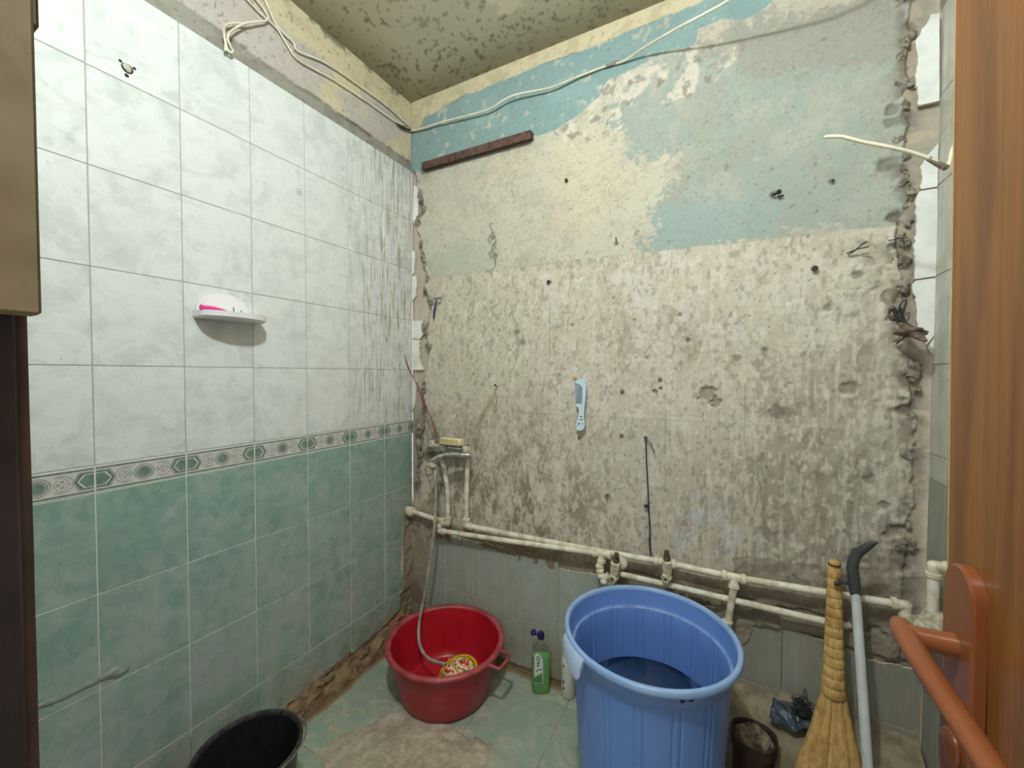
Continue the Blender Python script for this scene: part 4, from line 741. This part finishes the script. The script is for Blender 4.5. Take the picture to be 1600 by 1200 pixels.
def flatsect(P, rad, n, name, mat, parent, smooth=True, ph=0):      # elliptical sweep, wide along x
    V = []; th = np.arange(n)/n*2*math.pi
    for p, (rx, ry) in zip(P, rad): V.append(np.array(p)+np.stack([rx*np.cos(th), ry*np.sin(th), 0*th], 1))
    V = np.concatenate(V); m_ = len(P); Fc = [(i*n+(j+1) % n, i*n+j, (i+1)*n+j, (i+1)*n+(j+1) % n) for i in range(m_-1) for j in range(n)]+[tuple(range(n)), tuple((m_-1)*n+j for j in range(n-1, -1, -1))]
    return me_obj(name, V, Fc, mat, parent, smooth)
# handle in overlapping wraps
hp_ = [q0, q1, q2]; rr = lambda s: .0165+.0065*s+.006*s*s; nseg = 13; Q = lambda s: (q0*(1-s)**2+2*q1*s*(1-s)*1.0+q2*s*s)
for k in range(nseg):
    s0 = k/nseg; s1 = (k+1)/nseg+.01; r0 = rr(s0); r1 = rr(s1)
    flatsect([Q(s0), Q(s0)*.9+Q(s1)*.1, Q(s0)*.2+Q(s1)*.8, Q(s1)], [(r0*.90, r0*.80), (r0*1.04, r0*.95), (r1*1.08, r1*.98), (r1*.95, r1*.85)], 18, 'palm_wrap', M['fibre'], br)
flatsect([q0+np.array([0, 0, .022]), q0+np.array([0, 0, .018]), q0+np.array([0, 0, .002]), q0-np.array([0, 0, .004])], [(.008, .007), (.013, .012), (.0145, .013), (.012, .011)], 18, 'top_knot', M['fibre'], br)
g = G(); g.add(*tube([q0+np.array([.0145*math.cos(t), .0135*math.sin(t), .0075]) for t in np.linspace(0, 6.283, 17)], .0022, 6, 1, 2)); g.obj('binding', simple('dark_tie', (54, 48, 40), None, .7), br)
# flared brush made of strips
wq = [q2, q3, q4, q5]; wr = [.028, .052, .086, .125]
for k in range(5):
    u = (k-2)/2.4; P = []; rad = []
    for i, (p, ww) in enumerate(zip(wq, wr)):
        P.append(np.array(p)+np.array([u*ww*.92, -.006*(1-u*u)-.004*(k % 2), (-.015*u*u if i == 3 else 0)])); rad.append((ww*.27+.002, .012+.003*i))
    flatsect(P[:1]*0+[P[0]+np.array([0, 0, .02])]+P, [(rad[0][0]*.6, .006)]+rad, 10, 'brush_strip', M['fibre'], br)
M['pole'] = simple('pale_grey_pole', (206, 212, 214), (190, 196, 198), .35, 8); M['grip'] = simple('dark_grey_grip', (84, 84, 86), (64, 64, 66), .4, 12); M['pan'] = simple('grey_dustpan', (120, 124, 128), None, .4)
p0 = at(1337, 925, y=-.115); pB = at(1362, 1290, y=-.26); tdir = (p0-pB)/np.linalg.norm(p0-pB); pB = p0-tdir*((p0[2]-.05)/tdir[2])
dp = thing('dustpan', 'long handled dustpan, pale pole with dark hooked grip beside the straw broom', 'dustpan', (pB[0], pB[1], 0))
g = G(); g.add(*tube([p0, pB], .0118, 20)); g.obj('pole', M['pole'], dp)
gp = [at(1337, 928, y=-.115), at(1334, 905, y=-.115), at(1332, 885, y=-.116), at(1337, 868, y=-.120), at(1349, 858, y=-.128), at(1362, 850, y=-.135), at(1369, 848, y=-.138)]
g = G(); g.add(*tube(gp, [.0145, .0150, .0145, .0135, .0120, .0090, .0050], 18, .85, 6, True)); g.obj('grip', M['grip'], dp)
g = G(); cA = at(1334, 910, y=-.118); cB = at(1312, 909, y=-.10); g.add(*box((cA+cB)/2, (np.linalg.norm(cA-cB), .012, .014), .002)); g.add(*tube([cB+np.array([.004, .010, 0]), cB+np.array([-.006, -.014, 0]), cB+np.array([-.016, -.016, 0])], .0055, 10, 1.3, 4)); g.obj('broom_clip', M['grip'], dp)
g = G(); g.add(*box((pB[0], pB[1]-.07, .012), (.24, .20, .012), .003)); g.add(*box((pB[0], pB[1]+.02, .045), (.24, .014, .07), .003)); g.add(*box((pB[0]-.115, pB[1]-.06, .03), (.010, .16, .04), .002)); g.add(*box((pB[0]+.115, pB[1]-.06, .03), (.010, .16, .04), .002)); g.obj('pan', M['pan'], dp)
# ================================================================== soap dish, comb, razor
M['white'] = simple('white_plastic', (236, 236, 236), (228, 228, 230), .28, 8); M['pink'] = simple('hot_pink', (236, 60, 160), (220, 50, 146), .35); M['slot'] = simple('dark_slot', (60, 60, 62), None, .6)
dz = 1.505; ds = thing('soap_dish', 'white half-oval wall soap dish with rounded back plate', 'soap dish', (0.002, -.877, dz))
ya_, yb_ = -.968, -.775; yc = (ya_+yb_)/2; hw = (yb_-ya_)/2
def tray(z, sc=1., ins=0.): return [(.001, ya_+ins), (.001, yb_-ins), (.045*sc, yb_-ins)]+[((.090*sc-ins)*(1-(u**3.2)) if False else .045*sc+(.050*sc-ins)*math.sqrt(max(0, 1-u*u)), yc+(hw-ins)*u) for u in np.linspace(.98, -.98, 22)]+[(.040*sc, ya_+ins)]
def loft(rings):
    n = len(rings[0]); V = [p for r in rings for p in r]; return V, [(k*n+i, k*n+(i+1) % n, (k+1)*n+(i+1) % n, (k+1)*n+i) for k in range(len(rings)-1) for i in range(n)]+[tuple(range(n-1, -1, -1)), tuple((len(rings)-1)*n+i for i in range(n))]
V, Fc = loft([[(x, y, dz-.006) for x, y in tray(0, .94, .004)], [(x, y, dz+.000) for x, y in tray(0)], [(x, y, dz+.016) for x, y in tray(0, 1.02)], [(x, y, dz+.016) for x, y in tray(0, .98, .003)], [(x, y, dz+.010) for x, y in tray(0, .97, .004)]])
g = G(); g.add(V, Fc); g.obj('tray', M['white'], ds, True, 30)
P = [(yb_-.030, dz+.008)]+[(yc-.012+(hw-.018)*math.cos(t)*(1 if math.cos(t) < 0 else .95), dz+.016+.064*math.sin(t)**.75 if math.sin(t) > 0 else dz+.016) for t in np.linspace(.02, math.pi-.02, 26)]+[(ya_+.008, dz+.008)]
g = G(); V, Fc = prism(P, .010, 'x', .012); g.add(V, Fc); bp_ = g.obj('back_plate', M['white'], ds, True, 30)
me_obj('screw_slot', *box(at(365, 484, x=.0125), (.001, .003, .016), 0), M['slot'], ds); me_obj('screw_slot', *box(at(377, 487, x=.0125), (.001, .003, .007), 0), M['slot'], ds)
g = G(); s_a = np.array([.050, -.955, dz+.022]); g.add(*tube([s_a, s_a+np.array([.004, .02, .001]), s_a+np.array([.01, .05, -.002])], [.010, .008, .003], 14, .8, 5, True)); g.add(*lathe([(.009, 0), (.010, .003), (.008, .005)], 14, s_a+np.array([-.002, -.008, 0]), axis=(0, -1, 0))); o = g.obj('plastic_piece', M['pink'], None); tag(o, 'small hot pink plastic piece lying at left end of soap dish', 'plastic piece')
M['comb'] = simple('pale_blue_comb', (206, 230, 238), (196, 222, 234), .3, 8); M['teeth'] = simple('comb_teeth', (150, 178, 206), None, .35)
cy = -.030; cb = thing('hair_comb', 'pale blue hair comb with handle hung on the back wall', 'comb', at(908, 600, y=cy))
def C(px, py): q = at(px, py, y=cy); return (q[0], q[2])
body = [C(*q) for q in ((897, 598), (903, 593), (910, 592), (914, 595), (915.5, 606), (914.5, 622), (913, 634), (912, 648), (913, 658), (913.5, 666), (911, 671), (906, 673), (901, 671), (900.5, 662), (903, 652), (904.5, 644), (904, 637), (900, 634), (898.5, 631), (909, 631), (910, 618), (909.5, 604), (905, 600))]
g = G(); g.add(*prism(body, .006, 'y', cy)); g.obj('frame', M['comb'], cb, False)
g = G()
for k in range(15):
    a_ = C(909, 602+k*2.0); b_ = C(898.5-.4*math.sin(k*.25), 602+k*2.0); g.add(*box(((a_[0]+b_[0])/2, cy+.003, (a_[1]+b_[1])/2), (abs(a_[0]-b_[0]), .003, .0026), 0))
g.obj('teeth', M['teeth'], cb, False)['kind'] = 'stuff'
for P in ([(905, 655.5), (910, 654), (911, 656.5), (908, 655.5), (905, 657)], [(903, 661), (906, 660), (904, 666)], [(909, 660), (911.5, 663), (909.5, 663.5)], [(906, 650.5), (910, 650), (910, 651.5), (906, 652)]): me_obj('printed_mark', [(C(*q)[0], cy-.0004, C(*q)[1]) for q in P], [tuple(range(len(P)))], M['ltext'], cb)
M['blued'] = simple('dark_blue_plastic', (30, 44, 120), (24, 36, 100), .3)
ry = -.020; rzr = thing('razor', 'dark blue disposable razor hooked on the rubble edge', 'razor', at(682, 468, y=ry))
g = G(); A_ = at(682, 469, y=ry); B_ = at(679, 483, y=ry-.003); D_ = at(677.5, 497, y=ry); g.add(*tube([A_, B_, D_], [.0035, .0050, .0042], 12, .8, 5, True)); g.obj('handle', M['blued'], rzr)
g = G(); g.add(*box(at(683, 466.5, y=ry-.004), (.042, .012, .009), .002)); g.obj('head', M['blued'], rzr); me_obj('blade', *box(at(683, 467, y=ry-.011), (.036, .0015, .003), 0), M['chrome'], rzr)
# steel angle above
M['rust'] = simple('rusty_steel', (96, 72, 62), (66, 46, 40), .7, 50, .5)
g = G(); A_ = at(664, 264, y=-.004); B_ = at(833, 215, y=-.004); L_ = B_[0]-A_[0]; V, Fc = prism([(-.030, .020), (-.030, -.016), (-.026, -.016), (-.026, .016), (.004, .016), (.004, .020)], L_, 'x', B_[0]); V = np.array(V); V[:, 2] += np.where(V[:, 0] > (A_[0]+B_[0])/2, B_[2], A_[2]); g.add(V, Fc); g.add(*box(((A_[0]+B_[0])/2, -.006, (A_[2]+B_[2])/2+.002), (L_, .016, .026), .001)); o = g.obj('steel_angle', M['rust'], None, False); tag(o, 'rusty brown steel angle fixed level below the blue paint', 'metal bar')
# ================================================================== cables and wires
M['cable'] = simple('white_cable', (226, 222, 204), (206, 200, 178), .45, 20); M['dkwire'] = simple('dark_wire', (52, 50, 50), (34, 32, 32), .5); M['redwire'] = simple('red_wire', (134, 44, 48), (110, 34, 40), .5); M['ywire'] = simple('yellow_wire', (186, 160, 100), (150, 124, 74), .5); M['bluewire'] = simple('dark_blue_cord', (56, 66, 88), (44, 52, 72), .6); M['tape'] = simple('dirty_cloth_tape', (116, 98, 84), (70, 58, 50), .8, 60, .8); M['rope'] = simple('dusty_rag', (150, 134, 118), (94, 80, 70), .9, 50, .8)
def wire(name, label, P, r, mat, k=6, cat='cable', group=None):
    o = me_obj(name, *tube(P, r, 8, 1, k), mat, None, True); return tag(o, label, cat, group)
def LX(pts, x=.010): return [at(p[0], p[1], x=(p[2] if len(p) > 2 else x)) for p in pts]
def BY(pts, y=-.012): return [at(p[0], p[1], y=(p[2] if len(p) > 2 else y)) for p in pts]
wire('cable', 'white cable clipped high on the left wall, upper of the pair', LX([(409, -12), (420, 14), (434, 42), (458, 66), (466, 80), (510, 99), (560, 133), (605, 166), (634, 192), (639, 197)]), .0036, M['cable'])
wire('cable', 'white cable high on the left wall, lower one sagging beneath its neighbour', LX([(376, -12), (400, 14), (418, 31), (434, 46), (450, 72), (468, 95), (520, 124), (575, 160), (618, 190), (634, 196)], .009), .0036, M['cable'])
wire('cable', 'short white cable with its ends looped over the tile edge', LX([(392, -10), (413, 16), (418, 31, .014), (400, 34, .02), (385, 36, .022), (375, 40, .024), (360, 50, .026), (356, 60, .028), (360, 72, .026), (364, 80, .022), (358, 81, .022), (352, 66, .022), (350, 50, .022), (352, 40, .02), (366, 36, .018), (384, 38, .014)]), .0034, M['cable'])
bc_ = at(352, 78, x=.02); o = me_obj('cable_end', *tube([at(352, 60, x=.02), at(353, 74, x=.02), bc_], [.0036, .005, .0045], 10, 1, 4, True), M['cable'], None, True); tag(o, 'taped white cable end dangling at the top tile edge', 'cable')
wire('cable', 'long white cable strung across the blue paint of the back wall', BY([(622, 198, -.012), (645, 204, -.014), (690, 191, -.018), (760, 172, -.025), (800, 150, -.030), (860, 137, -.022), (905, 119, -.012), (945, 104, -.006), (975, 95, -.010), (1010, 72, -.05), (1060, 43, -.11), (1100, 22, -.15), (1150, -6, -.19), (1210, -45, -.24), (1270, -85, -.28), (1330, -130, -.30)]), .0042, M['cable'])
me_obj('cable_knot', *lump(at(955, 101, y=-.006), .012, 2, (2.2, .5, .6), 14, .5), M['rubble'], wall_back)
kn = thing('wire_splice', 'dark twisted wire splice sticking out at the top left corner', 'wire', at(628, 197, x=.012)); g = G(); g.add(*tube(LX([(620, 193), (628, 199), (640, 203), (648, 205)], .014), [.003, .006, .005, .003], 8, 1, 4)); g.obj('wire', M['dkwire'], kn)
hang = [(1.952, -.29, 2.03), (1.925, -.300, 1.97), (1.9, -.32, 1.905), tuple(at(1475, 262, y=-.335)), tuple(at(1462, 252, y=-.35)), tuple(at(1430, 240, y=-.36)), tuple(at(1395, 231, y=-.37)), tuple(at(1350, 222, y=-.37)), tuple(at(1318, 214, y=-.36)), tuple(at(1303, 213, y=-.35)), tuple(at(1289, 214, y=-.34))]
hang = [tuple(at(1500, 215, y=-.25)), tuple(at(1489, 232, y=-.28)), tuple(at(1483, 255, y=-.31))]+hang[3:]
o = wire('cable', 'loose white cable poking out from the right wall into the room', hang, .0042, M['cable'])
me_obj('sleeve', *tube([at(1478, 262, y=-.333), at(1466, 256, y=-.345), at(1450, 247, y=-.354)], [.0065, .0062, .0050], 10, 1, 4), simple('grey_sleeve', (150, 138, 120), None, .6), o, True)
# bundle of dark wires, right
wbn = thing('wire_bundle', 'dark tangled wire bundle wrapped in tape poking from right rubble', 'wire', at(1395, 478, y=-.02)); g = G(); rs = random.Random(8)
for k in range(7):
    s = rs.uniform(-6, 6); e = rs.uniform(-5, 5); g.add(*tube([at(1400+s, 484+rs.uniform(-8, 8), y=.005), at(1408+s, 500+rs.uniform(-5, 5), y=-.03), at(1420+e, 514+rs.uniform(-5, 5), y=-.07), at(1434+e, 524+rs.uniform(-4, 4), y=-.10)], .0024, 6, 1, 5))
g.add(*tube([at(1402, 496, y=-.01), at(1408, 474, y=-.03), at(1416, 470, y=-.03), at(1410, 496, y=-.02)], .002, 6)); g.add(*tube([at(1400, 538, y=-.01), at(1412, 528, y=-.03), at(1424, 522, y=-.05)], .0016, 6)); g.add(*tube([at(1396, 534, y=-.01), at(1406, 532, y=-.03), at(1420, 520, y=-.05)], .0016, 6)); g.obj('wire', M['dkwire'], wbn)
g = G(); g.add(*lump(at(1424, 518, y=-.075), .021, 4, (1.5, 1.2, .55), 20, .45)); V, Fc = tube([at(1408, 506, y=-.045), at(1420, 514, y=-.07), at(1436, 526, y=-.105), at(1446, 532, y=-.122)], [.007, .014, .013, .005], 14, .7, 5, True); g.add(V, Fc); g.obj('tape_wrap', M['tape'], wbn)
for k, (P, lab) in enumerate((([(1388, 376), (1398, 374), (1408, 372), (1413, 379), (1419, 376)], 'dark wire whisker curling near the top white tile stumps'),)):
    wire('wire', lab, BY([(a, b, -.012-.006*(i % 2)) for i, (a, b) in enumerate(P)]), .0016, M['dkwire'], cat='wire')
ts = thing('twisted_wire', 'pair of thin dark wires crossed on the right upper wall', 'wire', at(1335, 392, y=-.01))
for P in ([(1326, 398), (1335, 392), (1346, 383), (1354, 377)], [(1323, 396), (1338, 390), (1350, 387), (1358, 385)]): g = G(); g.add(*tube(BY([(a, b, -.006-.012*i) for i, (a, b) in enumerate(P)]), .0018, 6)); g.obj('strand', M['dkwire'], ts)
# red pair by the corner
rp = thing('twisted_wire', 'twisted red wire pair hanging in the left corner above tap', 'wire', at(634, 556, y=-.04))
for P in ([(631, 552, -.05), (640, 578, -.035), (651, 600, -.03), (660, 622, -.025), (672, 650, -.03), (684, 684, -.05)], [(633, 556, -.05), (638, 575, -.035), (654, 606, -.03), (662, 632, -.025), (668, 655, -.03), (678, 686, -.05)], [(652, 612, -.03), (656, 610, -.02), (668, 640, -.02), (689, 690, -.05)]): g = G(); g.add(*tube(BY(P), .0019, 7)); g.obj('strand', M['redwire'], rp)
me_obj('taped_tip', *tube(BY([(630, 548, -.05), (632, 554, -.05)]), .0042, 8, 1, 1, True), M['redwire'], rp, True)
yp = thing('twisted_wire', 'thin yellow wires looped on a nail above the foam bar', 'wire', at(776, 606, y=-.01))
for P in ([(735, 690, -.03), (752, 655, -.014), (764, 632, -.012), (773, 614, -.014), (777, 606, -.014)], [(731, 690, -.03), (745, 662, -.014), (760, 632, -.012), (768, 618, -.016), (770, 628, -.014), (774, 634, -.014), (776, 622, -.012), (772, 612, -.012)]): g = G(); g.add(*tube(BY(P), .0015, 6)); g.obj('strand', M['ywire'], yp)
bw = thing('cord', 'dark blue cord hanging straight down from a knot to the pipes', 'cord', at(1009, 686, y=-.01)); g = G()
g.add(*tube(BY([(1009, 684, -.012), (1010, 720, -.012), (1012, 760, -.012), (1014, 800, -.012), (1016, 850, -.014), (1018, 872, -.035)]), .0024, 7)); g.add(*tube(BY([(1010, 686), (1016, 692), (1020, 700), (1023, 708)]), .0016, 6)); g.add(*tube(BY([(1012, 795), (1016, 820), (1014, 845), (1016, 868)]), .0014, 6)); g.obj('strand', M['bluewire'], bw)
me_obj('knot', *lump(at(1010, 791, y=-.012), .008, 2, (1.2, .8, .9), 12, .3), M['dkwire'], bw, True); me_obj('knot', *lump(at(1009, 684, y=-.010), .007, 5, (1.1, .8, .9), 12, .3), M['bluewire'], bw, True)
# nails, hooks, plugs in the back wall
M['nail'] = simple('rusty_nail', (70, 58, 50), (46, 38, 34), .7, 60, .3, Metallic=.4); M['wplug'] = simple('wood_plug', (150, 122, 104), (122, 98, 84), .9, 60, .4); M['brass'] = simple('old_brass', (176, 140, 84), None, .4, Metallic=.6)
def nail(px, py, dx, dy, L, r, label, mat='nail', head=True):
    p = at(px, py, y=.004); d = np.array([dx, -1, dy]); d = d/np.linalg.norm(d); t = thing('nail', label, 'nail', p); g = G(); g.add(*tube([p, p+d*L*.6, p+d*L], r, 8)); g.obj('shank', M[mat], t)
    if head: me_obj('head', *lathe([(r*.8, 0), (r*2.3, .0005), (r*2.3, .002), (.0001, .003)], 12, p+d*L, axis=d), M[mat], t)
nail(1208, 305, .5, -.1, .030, .0035, 'bent dark nail in the pale blue patch at upper right'); nail(963, 378, .1, .9, .020, .002, 'dark nail in a chipped hole on the blue patch edge', head=False); nail(1300, 283, 0, -.3, .012, .002, 'small rusty nail head in upper right pale blue area')
nail(886, 283, 0, 0, .010, .003, 'tiny dark nail in the upper middle plaster'); nail(1216, 307, .8, -.3, .022, .0025, 'thin nail crossing behind the bent dark one', head=False); nail(1272, 421, 0, 0, .012, .004, 'round rusty nail head near middle right'); nail(777, 604, .1, .3, .024, .0022, 'nail holding the thin yellow wires')
nail(900, 592, .2, .1, .032, .003, 'nail carrying the pale blue comb', 'brass'); nail(948, 779, .3, .2, .016, .003, 'dark stubby nail left of the blue cord foot', head=False); nail(858, 441, 0, 0, .008, .0035, 'small nail head left in the whitish patch')
for k, (px, py, lab) in enumerate(((972, 611, 'reddish wall plug right of the comb'), (1031, 592, 'brown wall plug above the pair of dark holes'), (905, 683, 'small brown plug just below the comb'), (971, 680, 'reddish brown plug low right of the comb'))):
    o = me_obj('wall_plug', *lathe([(.0065, -.006), (.0070, .003), (.005, .006), (.0001, .0065)], 14, at(px, py, y=0), axis=(0, -1, 0)), M['wplug'], None, True); tag(o, lab, 'wall plug')
for P in ([(764, 352), (770, 362), (762, 374), (774, 384), (764, 396), (770, 404)], [(768, 358), (775, 374), (768, 388), (774, 396)], [(762, 402), (766, 412), (774, 408), (772, 400)]): pass
ww = thing('twisted_wire', 'thin grey tangled wire in a scar of the upper left plaster', 'wire', at(768, 380, y=-.006)); g = G()
for P in ([(764, 352), (770, 362), (762, 374), (774, 384), (764, 396), (770, 404)], [(768, 358), (775, 374), (768, 388), (774, 396)], [(756, 418), (764, 423), (772, 418), (774, 404), (770, 396)]): g.add(*tube(BY(P, -.006), .0013, 6))
g.obj('strand', M['rubble'], ww)
# ================================================================== floor odds and ends at lower right
rg_c = at(1178, 1146, z=.200); M['clay'] = simple('dark_clay_pipe', (74, 52, 46), (48, 34, 32), .6, 30, .3)
dpz = thing('drain_pipe', 'short dark drain pipe collar behind the blue bin', 'pipe', (rg_c[0], rg_c[1], 0)); g = G(); g.add(*lathe([(.056, .0), (.057, .155), (.064, .160), (.065, .198), (.060, .200), (.054, .190), (.052, .004)], 36, (rg_c[0], rg_c[1], 0), lambda t, k, z: .002*np.sin(3*t), cap=False)); g.obj('collar', M['clay'], dpz, True, 50)
g = G(); V, Fc = lump((rg_c[0], rg_c[1], .180), .047, 9, (1, 1, .62), 44, .30, 2.6); V = np.array(V); V[:, 2] += .008*(fbm(V[:, 0], V[:, 1], 60, 3, 4)-.5); g.add(V, Fc); o = g.obj('rag', M['rope'], None, True, 80); tag(o, 'crumpled brown rag stuffed into the drain collar', 'rag')
M['bluebag'] = simple('blue_grey_film', (70, 84, 96), (48, 60, 72), .35, 40, .4); M['scour'] = simple('black_scourer', (46, 46, 52), (26, 26, 30), .6, 120, 1.)
c_ = at(1240, 1126, z=.205); V = []; Fc = []; n = 26; rs = random.Random(2)
for i in range(n):
    for j in range(n):
        u, v = i/(n-1)-.5, j/(n-1)-.5; x_ = c_[0]+u*.13+v*.02; y_ = -.060+v*.085; V.append((x_, y_, .212-.25*v*.3*0+.10*(y_+.06)+.030*float(lumpy(np.array(x_), np.array(y_), 16, 3))+.010*abs(math.sin(9*u+7*v))))
Fc = [(i*n+j, (i+1)*n+j, (i+1)*n+j+1, i*n+j+1) for i in range(n-1) for j in range(n-1)]; o = me_obj('plastic_bag', V, Fc, M['bluebag'], None, True); md = o.modifiers.new('s', 'SOLIDIFY'); md.thickness = .002; tag(o, 'crumpled dark blue plastic bag on the mortar curb beside the straw broom', 'bag')
sc_ = at(1254, 1107, y=-.050); g = G(); rs = random.Random(6)
for k in range(26):
    P = [sc_+np.array([rs.gauss(0, .016), rs.gauss(0, .014), rs.gauss(0, .014)]) for _ in range(5)]; g.add(*tube(P, .0011, 5, 1, 4))
g.add(*lump(sc_, .022, 5, (1, 1, .9), 18, .5)); o = g.obj('scouring_pad', M['scour'], None); tag(o, 'black wiry scouring pad on top of the dark blue bag', 'scourer')
